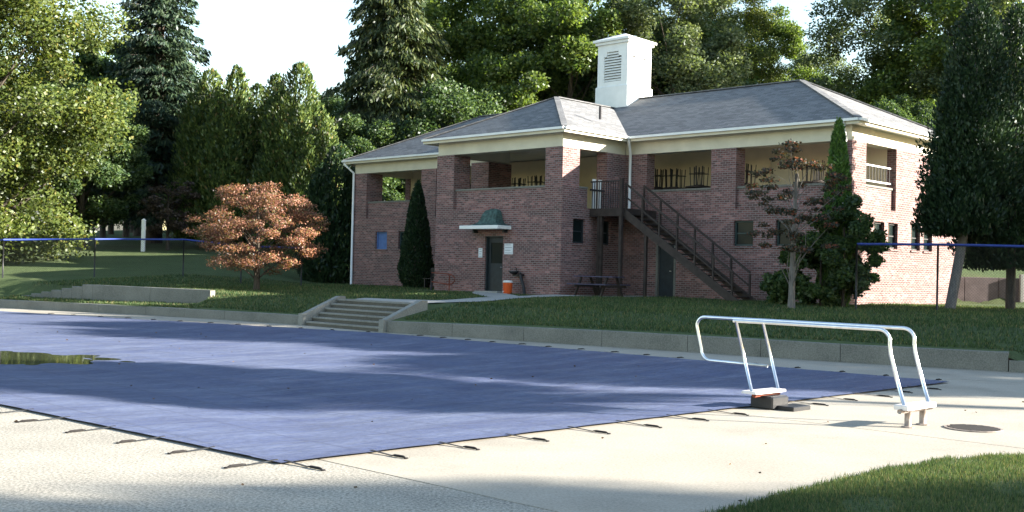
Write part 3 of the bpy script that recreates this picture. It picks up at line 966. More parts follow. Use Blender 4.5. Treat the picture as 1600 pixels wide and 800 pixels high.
# hood above the wing door: white slab and verdigris bell roof
hood = at('door_hood', MB().cbox(12.25, 14.35, -P_ - 0.75, -P_ - 0.001, 3.40, 3.53, 0.01), 'white')
hm = MB()
rings = [(0.78, 0.62, 3.53), (0.52, 0.46, 3.64), (0.42, 0.38, 3.78), (0.38, 0.31, 3.98), (0.31, 0.22, 4.12), (0.14, 0.1, 4.19)]
for (w_, dp_, z_), (w2, dp2, z2) in zip(rings[:-1], rings[1:]):
    c = 13.45
    yb = -P_ - 0.002
    lo = [(c - w_, yb, z_), (c - w_, yb - dp_, z_), (c + w_, yb - dp_, z_), (c + w_, yb, z_)]
    hi = [(c - w2, yb, z2), (c - w2, yb - dp2, z2), (c + w2, yb - dp2, z2), (c + w2, yb, z2)]
    for i in range(3):
        hm.poly([lo[i], lo[i + 1], hi[i + 1], hi[i]][::-1])
w_, dp_, z_ = rings[-1]
hm.poly([(13.45 - w_, yb, z_), (13.45 - w_, yb - dp_, z_), (13.45 + w_, yb - dp_, z_), (13.45 + w_, yb, z_)])
at('hood_roof', hm, 'copper', hood)
for x0 in (12.45, 14.07):
    at('bracket', MB().box(x0, x0 + 0.08, -P_ - 0.22, -P_, 3.27, 3.395), 'darkdoor', hood)
# porch side railing, right end
ra = at('railing', MB().bar((L_ - 0.18, 1.0, 5.72), (L_ - 0.18, 3.3, 5.72), 0.05, 0.05).bar((L_ - 0.18, 1.0, 5.18), (L_ - 0.18, 3.3, 5.18), 0.05, 0.05), 'white')
for k in range(10):
    y = 1.15 + k * 0.22
    at('baluster', MB().box(L_ - 0.19, L_ - 0.17, y, y + 0.02, 5.2, 5.70), 'iron', ra)
# roof ventilator tower
TW, TC, TT = 0.83, 13.25, -D_ / 2
y0, y1 = -TT - TW, -TT + TW
tw = at('vent_tower', MB().cbox(TC - TW - 0.07, TC + TW + 0.07, y0 - 0.07, y1 + 0.07, 8.4, 9.95, 0.03), 'white')
lou = [(-0.48, 0.48, 10.15, 11.25), (-0.32, 0.32, 11.25, 11.45)]
Pt = {'f': lambda x, d, z: (TC + x, y0 + d, z), 'r': lambda x, d, z: (TC + TW - d, -TT + x, z), 'l': lambda x, d, z: (TC - TW + d, -TT + x, z), 'b': lambda x, d, z: (TC + x, y1 - d, z)}
for k, P in Pt.items():
    e = TW if k in 'fb' else TW - 0.1
    at('side_panel', MB().panel(P, -e, e, 9.95, 11.78, 0.1, lou), 'white', tw)
    for j in range(11):
        z = 10.17 + j * 0.116
        w_ = 0.48 if z < 11.2 else 0.32
        a, b = P(-w_, 0.09, z + 0.085), P(w_, 0.09, z + 0.085)
        c_, d_ = P(w_, 0.01, z), P(-w_, 0.01, z)
        m = MB()
        lift = Vector((0, 0, 0.018))
        m.hexa([d_, c_, b, a, *[tuple(Vector(q) + lift) for q in (d_, c_, b, a)]])
        at('louvre_slat', m, 'white', tw)
at('core', MB().box(TC - 0.6, TC + 0.6, y0 + 0.22, y1 - 0.22, 9.96, 11.7), 'iron', tw)
at('cornice', MB().cbox(TC - TW - 0.09, TC + TW + 0.09, y0 - 0.09, y1 + 0.09, 11.78, 11.9, 0.02), 'white', tw)
cm = MB()
e = TW + 0.17
cz = 11.9
ps = [(TC - e, -TT - e), (TC + e, -TT - e), (TC + e, -TT + e), (TC - e, -TT + e)]
for i in range(4):
    a, b = ps[i], ps[(i + 1) % 4]
    cm.poly([(*a, cz), (*b, cz), (*b, cz + 0.09), (*a, cz + 0.09)])
    cm.poly([(*a, cz + 0.09), (*b, cz + 0.09), (TC, -TT, cz + 0.48)])
cm.poly([(*p, cz) for p in ps[::-1]])
at('cap_roof', cm, 'white', tw)
# notices beside the door
def notice(s0, s1, z0, z1, label):
    o = thing('notice', label, 'sign', tuple(bw(s0, P_ + 0.002)), BYAW, None)
    MB().box(0, s1 - s0, -0.025, 0, z0, z1).build('board', M['paper'], o)
    m = MB()
    n_ = max(2, int((z1 - z0) / 0.09))
    for k in range(n_):
        zz = z0 + (z1 - z0) * (k + 0.5) / n_
        m.box(0.04, (s1 - s0) * (0.9 - 0.15 * (k % 2)), -0.028, -0.0255, zz - 0.012, zz + 0.012)
    m.build('lettering', M['print'], o)
notice(12.62, 12.82, 2.32, 2.68, 'small white notice on the brick left of the wing door')
notice(14.02, 14.46, 2.45, 2.86, 'larger white notice board on the brick right of the wing door')

# ------------------------------------------------------------------ exterior staircase
st = thing('exterior_staircase', 'dark open staircase with railings climbing to the upper porch', 'staircase', tuple(B0), BYAW)
ST0, ST1, FT0, FT1 = 18.35, 23.05, 0.85, 1.95
LF = 2.10
MB().box(B_ + 0.03, ST0, -LF, -0.03, 4.06, 4.2).build('landing', M['darkwood'], st)
MB().box(B_ + 0.03, ST0, -LF - 0.05, -LF, 3.92, 4.215).build('landing_beam', M['darkwood'], st)
MB().box(ST0, ST0 + 0.05, -LF - 0.05, -0.03, 3.92, 4.215).build('landing_beam', M['darkwood'], st)
nr = 18
for k in range(nr - 1):
    z = 4.2 - (k + 1) * (4.2 - 0.95) / nr
    s = ST0 + (k + 0.5) * (ST1 - ST0) / (nr - 1)
    MB().box(s - 0.14, s + 0.14, -FT1 + 0.05, -FT0 - 0.05, z - 0.045, z).build('tread', M['darkwood'], st)
for t in (FT0, FT1):
    m = MB()
    a, b = Vector((ST0 + 0.05, -t, 4.02)), Vector((ST1 + 0.25, -t, 0.85))
    m.bar(a, b, 0.05, 0.28)
    m.build('stringer', M['darkwood'], st)
    rl = MB().bar((ST0 + 0.05, -t, 5.12), (ST1, -t, 1.95), 0.045, 0.07).bar((ST0 + 0.05, -t, 4.65), (ST1, -t, 1.48), 0.035, 0.05).build('railing', M['darkwood'], st)
    for k in range(7):
        f = k / 6
        s, z = ST0 + 0.08 + (ST1 - ST0 - 0.1) * f, 4.15 - 3.2 * f
        MB().box(s - 0.03, s + 0.03, -t - 0.03, -t + 0.03, z - 0.1, z + 0.96).build('baluster', M['darkwood'], rl)
lr = MB().bar((B_ + 0.03, -LF, 5.22), (ST0, -LF, 5.22), 0.06, 0.05).build('railing', M['iron'], st)
k = 0
s = B_ + 0.1
while s < ST0:
    MB().box(s - 0.012, s + 0.012, -LF - 0.012, -LF + 0.012, 4.215, 5.20).build('baluster', M['iron'], lr)
    s += 0.11
MB().box(ST0 - 0.08, ST0 + 0.04, -LF - 0.04, -LF + 0.08, 0.85, 5.3).build('post', M['darkwood'], st)
MB().box(B_ + 0.35, B_ + 0.47, -LF, -LF + 0.12, 0.85, 4.06).build('post', M['darkwood'], st)
MB().box(ST0 - 1.0, ST0 - 0.9, -LF, -LF + 0.1, 0.85, 4.06).build('post', M['darkwood'], st)
MB().box(ST0 + 0.9, ST0 + 1.0, -FT1 + 0.06, -FT1 + 0.16, 0.85, 3.25).build('post', M['darkwood'], st)
gt_ = thing('porch_gate', 'pair of pale upright gate boards at the head of the stairs', 'gate', tuple(B0), BYAW)
for t in (1.42, 1.78):
    MB().box(B_ - 0.12, B_ - 0.07, -t - 0.09, -t + 0.09, 4.25, 5.35).build('board', M['white'], gt_)
MB().box(B_ - 0.068, B_ - 0.03, -2.05, -1.2, 4.9, 4.97).build('rail', M['iron'], gt_)

# ------------------------------------------------------------------ porch furniture: tables with chairs put up on them
tm = {}
m = MB(); m.lathe([(0.50, 0.93), (0.52, 0.945), (0.52, 0.965), (0.50, 0.98)], n=20); tm['table_top'] = m.mesh('table_top', M['darkwood'])
m = MB(); m.lathe([(0.045, 0.03), (0.04, 0.93)], n=10); tm['column'] = m.mesh('column', M['iron'])
m = MB()
for a in range(4): m.bar((0, 0, 0.03), (0.36 * math.cos(a * 1.571), 0.36 * math.sin(a * 1.571), 0.03), 0.06, 0.04)
tm['base'] = m.mesh('base', M['iron'])
cmh = {}
m = MB(); m.lathe([(0.19, 0.0), (0.2, 0.02), (0.2, 0.035), (0.18, 0.045)], n=16); cmh['seat'] = m.mesh('seat', M['darkwood'])
m = MB(); m.bar((0, 0, 0), (0.03, 0.03, 0.72), 0.03, 0.03); cmh['leg'] = m.mesh('leg', M['iron'])
m = MB(); m.tube([(0.2 * math.cos(a * math.pi / 6), 0.2 * math.sin(a * math.pi / 6), 0.5) for a in range(13)], 0.011, 6, False); cmh['foot_ring'] = m.mesh('foot_ring', M['iron'])
names_t = ['nearest the right corner', 'just right of the middle pier', 'just left of the middle pier', 'in the centre of the middle bay', 'by the stair head', 'at the right of the wing opening', 'at the left of the right wing opening', 'seen right in the left wing opening', 'seen left in the left wing opening']
spots = [(24.11, -1.4), (21.44, -1.3), (19.45, -1.2), (18.08, -1.6), (17.29, -1.2), (11.08, -1.2), (9.48, -1.6), (7.18, -1.3), (5.76, -1.6)]
rr = random.Random(9)
for i, (s, t) in enumerate(spots):
    p = bw(s, t, 4.206)
    tb = thing('round_table', 'tall round porch table ' + names_t[i], 'table', tuple(p), rr.uniform(0, 1.5), 'round tables on the porch')
    for n_, me in tm.items(): link(n_, me, tb)
    for j in range(3):
        a = rr.uniform(0, 1) + j * 2.1
        c = thing('upturned_stool', 'stool upended on the porch table ' + names_t[i], 'stool', (p.x + 0.26 * math.cos(a), p.y + 0.26 * math.sin(a), p.z + 0.981), a, 'stools put up on porch table ' + names_t[i])
        link('seat', cmh['seat'], c); link('foot_ring', cmh['foot_ring'], c)
        for q in range(4):
            link('leg', cmh['leg'], c, (0.13 * math.cos(q * 1.571 + .785), 0.13 * math.sin(q * 1.571 + .785), 0.04), (0, 0, q * 1.571))

# ------------------------------------------------------------------ things by the building
pt = thing('picnic_table', 'dark violet grey picnic table in the shade under the stair landing', 'table', tuple(bw(18.1, 3.0, 0.97)), BYAW)
for k in range(4):
    MB().cbox(-0.9, 0.9, -0.36 + k * 0.18, -0.19 + k * 0.18, 0.70, 0.74, 0.006).build('plank', M['purple'], pt)
for y in (-0.72, 0.5):
    MB().cbox(-0.9, 0.9, y, y + 0.22, 0.42, 0.46, 0.006).build('bench_plank', M['purple'], pt)
for x in (-0.6, 0.6):
    MB().bar((x, -0.25, 0.70), (x, -0.62, 0.0), 0.05, 0.09).build('leg', M['darkwood'], pt)
    MB().bar((x, 0.25, 0.70), (x, 0.62, 0.0), 0.05, 0.09).build('leg', M['darkwood'], pt)
    MB().bar((x + 0.052, -0.72, 0.38), (x + 0.052, 0.72, 0.38), 0.05, 0.08).build('cross_beam', M['darkwood'], pt)
# orange drinks cooler and the black fountain behind it
ck = thing('drinks_cooler', 'orange drinks cooler with a white lid standing by the brick wall', 'cooler', tuple(bw(14.75, 4.25, 0.96)), BYAW)
MB().lathe([(0.15, 0.0), (0.165, 0.03), (0.18, 0.40), (0.185, 0.42)], n=20).build('body', M['orange'], ck, True)
MB().lathe([(0.19, 0.421), (0.19, 0.46), (0.16, 0.50), (0.05, 0.51)], n=20).build('lid', M['offwhite'], ck, True)
MB().tube([(-0.02, -0.18, 0.1), (-0.02, -0.24, 0.09), (-0.02, -0.24, 0.06)], 0.015, 6).build('tap', M['offwhite'], ck)
df = thing('drinking_fountain', 'black wall fountain with a slanting leg behind the orange cooler', 'fountain', tuple(bw(14.95, 3.7, 0.95)), BYAW)
MB().lathe([(0.06, 0.74), (0.16, 0.80), (0.19, 0.88), (0.17, 0.88), (0.12, 0.83)], (-0.22, -0.22, 0), 16).build('basin', M['black'], df, True)
MB().tube([(0.05, -0.16, 0.78), (0.14, -0.2, 0.62), (0.3, -0.22, 0.3), (0.36, -0.22, 0.0)], [0.06, 0.065, 0.06, 0.07], 8).build('leg', M['black'], df, True)
MB().box(-0.3, 0.12, -0.2, -0.01, 0.68, 0.76).build('bracket', M['black'], df)
MB().tube([(-0.22, -0.08, 0.8), (-0.22, -0.08, 0.98), (-0.22, -0.16, 1.0)], 0.018, 8).build('spout', M['black'], df)
# iron bike rack left of the door, dark bench under the yew
br_ = thing('bicycle_rack', 'rusty dark looped pipe rack against the brick left of the door', 'rack', tuple(bw(10.45, 4.2, 0.96)), BYAW)
MB().tube([(0, 0, 0), (0, 0, 0.78)], 0.035, 8).build('post', M['iron'], br_, True)
MB().tube([(0, 0, 0.72), (0.75, 0, 0.70), (1.15, 0, 0.66), (1.34, 0, 0.56), (1.36, 0, 0.42), (1.2, 0, 0.30), (0.95, 0, 0.28), (0, 0, 0.36)], 0.024, 8).build('loop', M['redbrown'], br_, True)
MB().tube([(1.05, 0, 0.0), (1.05, 0, 0.62)], 0.022, 8).build('post', M['redbrown'], br_, True)
bn = thing('park_bench', 'black slatted bench in the dark corner beside the yew', 'bench', tuple(bw(8.9, 2.2, 0.97)), BYAW)
for k in range(4): MB().cbox(-0.75, 0.75, -0.42 + k * 0.11, -0.33 + k * 0.11, 0.43, 0.46, 0.005).build('seat_slat', M['black'], bn)
for k in range(4): MB().cbox(-0.75, 0.75, 0.03, 0.06, 0.52 + k * 0.1, 0.6 + k * 0.1, 0.005).build('back_slat', M['black'], bn)
for x in (-0.65, 0.65):
    MB().bar((x, -0.38, 0), (x, -0.38, 0.43), 0.05, 0.05).build('leg', M['black'], bn)
    MB().bar((x, 0.0, 0), (x, 0.08, 0.92), 0.05, 0.05).build('leg', M['black'], bn)
MB().cbox(-0.28, 0.08, 0.018, 0.03, 0.80, 0.87, 0.003).build('name_plate', M['offwhite'], bn)

# ------------------------------------------------------------------ diving board stand
E1, E2 = Vector((-0.70, 0.714, 0)), Vector((0.714, 0.70, 0))
ds = thing('diving_stand', 'steel diving board stand with bent handrails and no board', 'diving stand', (5.10, 13.93, 0), math.atan2(E1.y, E1.x))
# local x forward over the pool, local y to camera side is +? (E2 = -y)
def arc(c, r_, a0, a1, n=7):
    return [(c[0] + r_ * math.cos(a0 + (a1 - a0) * k / n), c[1] + r_ * math.sin(a0 + (a1 - a0) * k / n)) for k in range(n + 1)]
HW = 0.33
RT = 1.20
def rail(y, loop):
    p = [(0.0, y, 0.25), (0.12, y, 0.62), (0.20, y, 0.90)]
    for k in range(9):
        a = math.pi + 0.18 - (math.pi / 2 + 0.18) * k / 8
        p.append((0.36 + 0.15 * math.cos(a), y, RT - 0.15 + 0.15 * math.sin(a)))
    if loop:
        xe = 3.62
        p.append((xe - 0.14, y, RT))
        for k in range(1, 7):
            a = math.pi / 2 - (math.pi / 2) * k / 6
            p.append((xe - 0.14 + 0.14 * math.cos(a), y, RT - 0.14 + 0.14 * math.sin(a)))
        for k in range(0, 7):
            a = -(math.pi / 2) * k / 6
            p.append((xe - 0.25 + 0.16 * math.cos(a), y, 0.72 + 0.16 * math.sin(a)))
        p.append((2.38, y, 0.55))
    else:
        p.append((2.52, y, RT))
    return p
for y, lp in ((HW, False), (-HW, True)):
    MB().tube(rail(y, lp), 0.024, 12).build('handrail', M['steel'], ds, True)
    MB().tube([(2.20, y, 0.24), (2.48, y, RT)], 0.022, 12).build('upright', M['steel'], ds, True)
MB().cbox(-0.07, 0.12, -HW - 0.06, HW + 0.06, 0.225, 0.285, 0.01).build('rear_plate', M['plate'], ds)
MB().tube([(0.02, -HW - 0.1, 0.21), (0.02, HW + 0.1, 0.21)], 0.03, 10).build('hinge_rod', M['leg'], ds, True)
for y in (-0.20, 0.20):
    MB().tube([(0.02, y, 0.0), (0.02, y, 0.225)], 0.042, 12).build('leg', M['leg'], ds, True)
    MB().lathe([(0.08, 0.001), (0.08, 0.012), (0.05, 0.018)], (0.02, y, 0), 14).build('foot_flange', M['leg'], ds)
MB().cbox(2.10, 2.34, -HW - 0.05, HW + 0.05, 0.215, 0.25, 0.008).build('front_plate', M['plate'], ds)
MB().cbox(1.98, 2.34, -0.26, 0.16, 0.02, 0.18, 0.02).build('fulcrum_box', M['black'], ds)
MB().tube([(2.2, -0.34, 0.195), (2.2, 0.28, 0.195)], 0.035, 10).build('fulcrum_roller', M['redbrown'], ds, True)
MB().cbox(1.72, 2.0, -0.4, 0.05, 0.001, 0.06, 0.01).build('base_pad', M['black'], ds)
# drain grate in the deck
dg = thing('drain_grate', 'dark round slotted drain grate set in the concrete at right', 'drain', (5.76, 13.82, 0.004), 0.3)
MB().lathe([(0.34, 0.0), (0.34, 0.010), (0.31, 0.010), (0.31, 0.003)], n=28).build('rim', M['leg'], dg)
for k in range(9):
    y = -0.28 + k * 0.07
    w_ = math.sqrt(max(0.01, 0.30 ** 2 - y * y))
    MB().box(-w_, w_, y - 0.02, y + 0.02, 0.004, 0.012).build('bar', M['spring'], dg)

# ------------------------------------------------------------------ fences with blue top rail
def fence(name_label, pts, h, post_every, seed):
    f = thing('mesh_fence', name_label, 'fence', (pts[0][0], pts[0][1], 0))
    ox, oy = pts[0]
    rr = random.Random(seed)
    P = []
    for a, b in zip(pts[:-1], pts[1:]):
        n_ = max(1, round(math.dist(a, b) / post_every))
        P += [lerp(a, b, k / n_) for k in range(n_)]
    P.append(pts[-1])
    Z = [lawn_z(*p) for p in P]
    for p, z in zip(P, Z):
        MB().tube([(p[0] - ox, p[1] - oy, z - 0.2), (p[0] - ox, p[1] - oy, z + h + 0.03)], 0.03, 8).build('post', M['black'], f, True)
    mesh = MB()
    for i in range(len(P) - 1):
        a = Vector((P[i][0] - ox, P[i][1] - oy, Z[i])); b = Vector((P[i + 1][0] - ox, P[i + 1][1] - oy, Z[i + 1]))
        o_ = Vector((0, 0, h + 0.035))
        MB().tube([a + o_, b + o_], 0.038, 8).build('top_rail', M['fblue'], f, True)
        d = b - a
        L = d.length
        s = -h
        while s < L:
            for sg in (1, -1):
                x0, z0, x1, z1 = s, 0.04, s + h, h
                if x0 < 0: z0 += -x0; x0 = 0
                if x1 > L: z1 -= x1 - L; x1 = L
                if x1 - x0 > 0.03:
                    zz0, zz1 = (z0, z1) if sg > 0 else (h + 0.04 - z0, h + 0.04 - z1)
                    p_, q_ = a + d * (x0 / L) + Vector((0, 0, zz0)), a + d * (x1 / L) + Vector((0, 0, zz1))
                    w = 0.0022
                    mesh.poly([p_ + Vector((0, 0, -w)), q_ + Vector((0, 0, -w)), q_ + Vector((0, 0, w)), p_ + Vector((0, 0, w))])
            s += 0.085
    tag(mesh.build('wire_mesh', M['black'], f), kind='stuff')
    return f
fence('black wire fence with blue top rail along the grass bank at left', [(-40, 43.5), (-21, 46.0), (-14, 47.5), (-8.6, 45.6)], 1.55, 3.6, 1)
fence('black wire fence with blue top rail in front of the sunlit brick wall', [(9.9, 32.0), (12.0, 31.4), (22.5, 30.6)], 1.85, 2.45, 2)
# brown block wall at far right
bwl = thing('block_wall', 'brown low block wall behind the fence at the right edge', 'wall')
x = 16.6
k = 0
while x < 34:
    wv = 1.35
    m = MB().cbox(x + 0.008, x + wv - 0.008, 44.15, 44.5, 0.6, 2.0 + 0.0, 0.012)
    m.build('panel', M['brownwall'], bwl)
    x += wv
MB().cbox(20.1, 20.24, 44.0, 44.14, 0.7, 2.15, 0.01).build('post', M['path'], bwl)

# far pale house and white post seen between the trunks at left
def far_house(x, y, w, d, h, label, mat='white'):
    z = lawn_z(x, y)
    hs = thing('far_house', label, 'house', (x, y, z), 0.15)
    MB().panel(lambda a, dd, zz: (a, -d / 2 + dd, zz), -w / 2, w / 2, -0.5, h, 0.25, [(-w * 0.36, -w * 0.22, 1.0, 2.2), (-w * 0.07, w * 0.05, 0.0, 2.1), (w * 0.2, w * 0.34, 1.0, 2.2)]).build('wall', M[mat], hs)
    MB().box(-w / 2, w / 2, -d / 2 + 0.26, d / 2, -0.5, h - 0.05).build('wall', M['beige'], hs)
    r_ = MB()
    e = 0.4
    r_.poly([(-w / 2 - e, -d / 2 - e, h), (w / 2 + e, -d / 2 - e, h), (w / 2 + e, 0, h + d * 0.3), (-w / 2 - e, 0, h + d * 0.3)])
    r_.poly([(w / 2 + e, d / 2 + e, h), (-w / 2 - e, d / 2 + e, h), (-w / 2 - e, 0, h + d * 0.3), (w / 2 + e, 0, h + d * 0.3)])
    for sx in (-1, 1):
        r_.poly([(sx * (w / 2 + e - 0.3), -d / 2, h), (sx * (w / 2 + e - 0.3), d / 2, h), (sx * (w / 2 + e - 0.3), 0, h + d * 0.28)])
    r_.build('roof', M['roof'], hs)
far_house(-44, 118, 12, 8, 2.7, 'pale low house glimpsed between the trunks at far left', 'kerb')
far_house(38, 76, 9, 7, 2.6, 'pale low house half hidden by leaves at the right edge', 'cream')
zp = lawn_z(-21.2, 64)
wp = thing('white_post', 'slim white post standing beyond the fence at left', 'post', (-21.2, 64, zp))
MB().cbox(-0.1, 0.1, -0.1, 0.1, -0.2, 1.75, 0.02).build('shaft', M['white'], wp)
MB().lathe([(0.14, 1.75), (0.14, 1.8), (0.04, 1.88)], n=8).build('cap', M['white'], wp)

# ------------------------------------------------------------------ vegetation
def leaf_quads(C, U, V):
    """diamond leaves from centres and half axes"""
    n = len(C)
    P = np.empty((n, 4, 3))
    P[:, 0] = C - U; P[:, 1] = C + V; P[:, 2] = C + U; P[:, 3] = C - V
    return P.reshape(-1, 3), np.arange(n * 4).reshape(-1, 4)
def rand_axes(rng, n, l, w, flat=0.0, hang=0.0):
    u = rng.normal(size=(n, 3))
    u[:, 2] = u[:, 2] * (1 - flat) - hang
    u /= np.linalg.norm(u, axis=1)[:, None]
    r = rng.normal(size=(n, 3))
    v = np.cross(u, r)
    v /= np.linalg.norm(v, axis=1)[:, None] + 1e-9
    s = rng.uniform(0.6, 1.25, (n, 1))
    return u * l * s, v * w * s

def broadleaf(seed, H, Rc, zb, n_leaf, l, w, mat, n_clump=80, squash=0.75, trunk_r=0.35, lean=0.0, bark_m='bark', holes=0.0, spread=1.0, profile=None, barrel=False):
    """trunk+limbs mesh and crown mesh; zb = crown base height"""
    rng = np.random.default_rng(seed)
    rr = random.Random(seed)
    hc = (H - zb)
    cents, rads = [], []
    tries = 0
    while len(cents) < n_clump and tries < 6000:
        tries += 1
        q = rng.normal(size=3)
        q /= np.linalg.norm(q)
        rad = rng.uniform(0.25, 1.0) ** 0.45
        zz = q[2] * rad * 0.5 + 0.5
        prof = 1.0 if profile is None else profile(zz)
        if barrel:
            zz = rng.uniform(0, 1)
            aa = rng.uniform(0, 6.283)
            rad = math.sqrt(rng.uniform(0.12, 1)) * (1 - abs(2 * zz - 0.8) ** 3.2 * 0.45)
            q = np.array([math.cos(aa), math.sin(aa), 0])
        c = np.array([q[0] * rad * Rc * prof, q[1] * rad * Rc * prof, zb + hc * zz])
        c[:2] += rng.normal(size=2) * Rc * 0.06
        if holes and rng.random() < holes:
            continue
        cents.append(c)
        rads.append(Rc * rng.uniform(0.16, 0.30) * spread)
    cents = np.array(cents); rads = np.array(rads)
    wgt = rads ** 2; wgt /= wgt.sum()
    idx = rng.choice(len(cents), n_leaf, p=wgt)
    d = rng.normal(size=(n_leaf, 3))
    d /= np.linalg.norm(d, axis=1)[:, None]
    rad = rng.uniform(0, 1, n_leaf) ** 0.4
    lump = 1 + 0.25 * np.sin(d[:, 0] * 5 + idx) * np.cos(d[:, 1] * 6 + idx * 1.7)
    C = cents[idx] + d * (rads[idx] * rad * lump)[:, None] * np.array([1, 1, squash])
    C[:, 0] += lean * C[:, 2]
    U, V = rand_axes(rng, n_leaf, l, w, 0.3, 0.15)
    v, f = leaf_quads(C, U, V)
    cen = np.array([0, 0, zb + hc * 0.4])
    so_ = C - cen
    so_ /= np.linalg.norm(so_, axis=1)[:, None] + 1e-9
    so_ = so_ * 0.6 + d * 0.9
    crown = np_mesh('crown', v, f, M[mat], soft=so_)
    t = MB()
    top = zb + hc * 0.72
    path, rd = [], []
    ph = rng.uniform(0, 6)
    for k in range(9):
        z = -0.25 + (top + 0.25) * k / 8
        path.append((lean * z + 0.02 * H * math.sin(z * 0.35 + ph) * k / 8, 0.015 * H * math.cos(z * 0.3 + ph) * k / 8, z))
        rd.append(trunk_r * (1.35 if k == 0 else 1) * (1 - 0.8 * k / 8) + 0.02)
    t.tube(path, rd, 10)
    order = rng.permutation(len(cents))[:min(34, len(cents))]
    for i in order:
        c = cents[i].copy(); c[0] += lean * c[2]
        z0 = max(zb * 0.75, min(top * 0.95, c[2] - rr.uniform(0.15, 0.35) * hc))
        k = min(7, max(0, int(z0 / top * 8)))
        a = Vector(path[k]) + (Vector(path[k + 1]) - Vector(path[k])) * 0.5
        b = Vector(c)
        mid = (a + b) / 2 + Vector((rr.uniform(-.1, .1), rr.uniform(-.1, .1), rr.uniform(-0.02, 0.12))) * (b - a).length
        r0_ = trunk_r * rr.uniform(0.16, 0.32) * (1 - 0.5 * k / 8)
        t.tube([a, (a + mid) / 2 + Vector((0, 0, 0.03)), mid, b], [r0_, r0_ * 0.8, r0_ * 0.55, r0_ * 0.15], 6, False)
    trunk = t.mesh('trunk', M[bark_m], True)
    return trunk, crown

def spruce(seed, H, Rb, zb, mat, dens=1.0, droop=0.35, l=0.30, w=0.085, gap=0.55):
    rng = np.random.default_rng(seed)
    rr = random.Random(seed)
    t = MB()
    t.tube([(0, 0, -0.25), (0, 0, H * 0.3), (0.05, 0.03, H * 0.7), (0, 0, H)], [0.022 * H, 0.016 * H, 0.008 * H, 0.01], 9)
    Cs, Us, Vs = [], [], []
    z = zb
    while z < H - 0.3:
        f = (z - zb) / (H - zb)
        Lb = Rb * (1 - f) ** 0.85 + 0.25
        nb = rr.randint(6, 8)
        a0 = rr.uniform(0, 6.28)
        for k in range(nb):
            a = a0 + k * 6.283 / nb + rr.uniform(-0.3, 0.3)
            lb = Lb * rr.uniform(0.62, 1.12)
            dx, dy = math.cos(a), math.sin(a)
            pts = []
            for j in range(6):
                q = j / 5
                pts.append(np.array([dx * lb * q, dy * lb * q, z + 0.1 * lb * q - droop * lb * q * q * (1.1 - 0.35 * q)]))
            t.tube([tuple(p) for p in pts], [0.05 * (1 - 0.85 * j / 5) * (0.5 + 0.1 * lb) for j in range(6)], 4, False)
            n = int(lb * 26 * dens * (0.6 + lb * 0.14))
            q = rng.uniform(0.08, 1.0, n) ** 0.75
            base = np.stack([np.interp(q, np.linspace(0, 1, 6), [p[c] for p in pts]) for c in range(3)], 1)
            side = rng.normal(size=n) * 0.17 * lb * (1.0 - 0.45 * q) 
            base[:, 0] += -dy * side; base[:, 1] += dx * side
            base[:, 2] += -np.abs(rng.normal(size=n)) * 0.20 * (0.4 + droop) + rng.normal(size=n) * 0.05 - np.abs(side) * 0.25
            u = np.stack([dx * 0.7 + rng.normal(size=n) * 0.5, dy * 0.7 + rng.normal(size=n) * 0.5, -0.45 - droop + rng.normal(size=n) * 0.3], 1)
            u /= np.linalg.norm(u, axis=1)[:, None]
            v = np.cross(u, rng.normal(size=(n, 3)))
            v /= np.linalg.norm(v, axis=1)[:, None] + 1e-9
            s = rng.uniform(0.6, 1.2, (n, 1))
            Cs.append(base); Us.append(u * l * s); Vs.append(v * w * s)
        z += gap * rr.uniform(0.8, 1.2) * (0.65 + 0.35 * (1 - f))
    v, f = leaf_quads(np.concatenate(Cs), np.concatenate(Us), np.concatenate(Vs))
    Cc = np.concatenate(Cs)
    so_ = np.stack([Cc[:, 0], Cc[:, 1], np.zeros(len(Cc))], 1)
    so_ /= np.linalg.norm(so_, axis=1)[:, None] + 1e-9
    so_[:, 2] = 0.35
    return t.mesh('trunk', M['bark'], True), np_mesh('crown', v, f, M[mat], soft=so_)

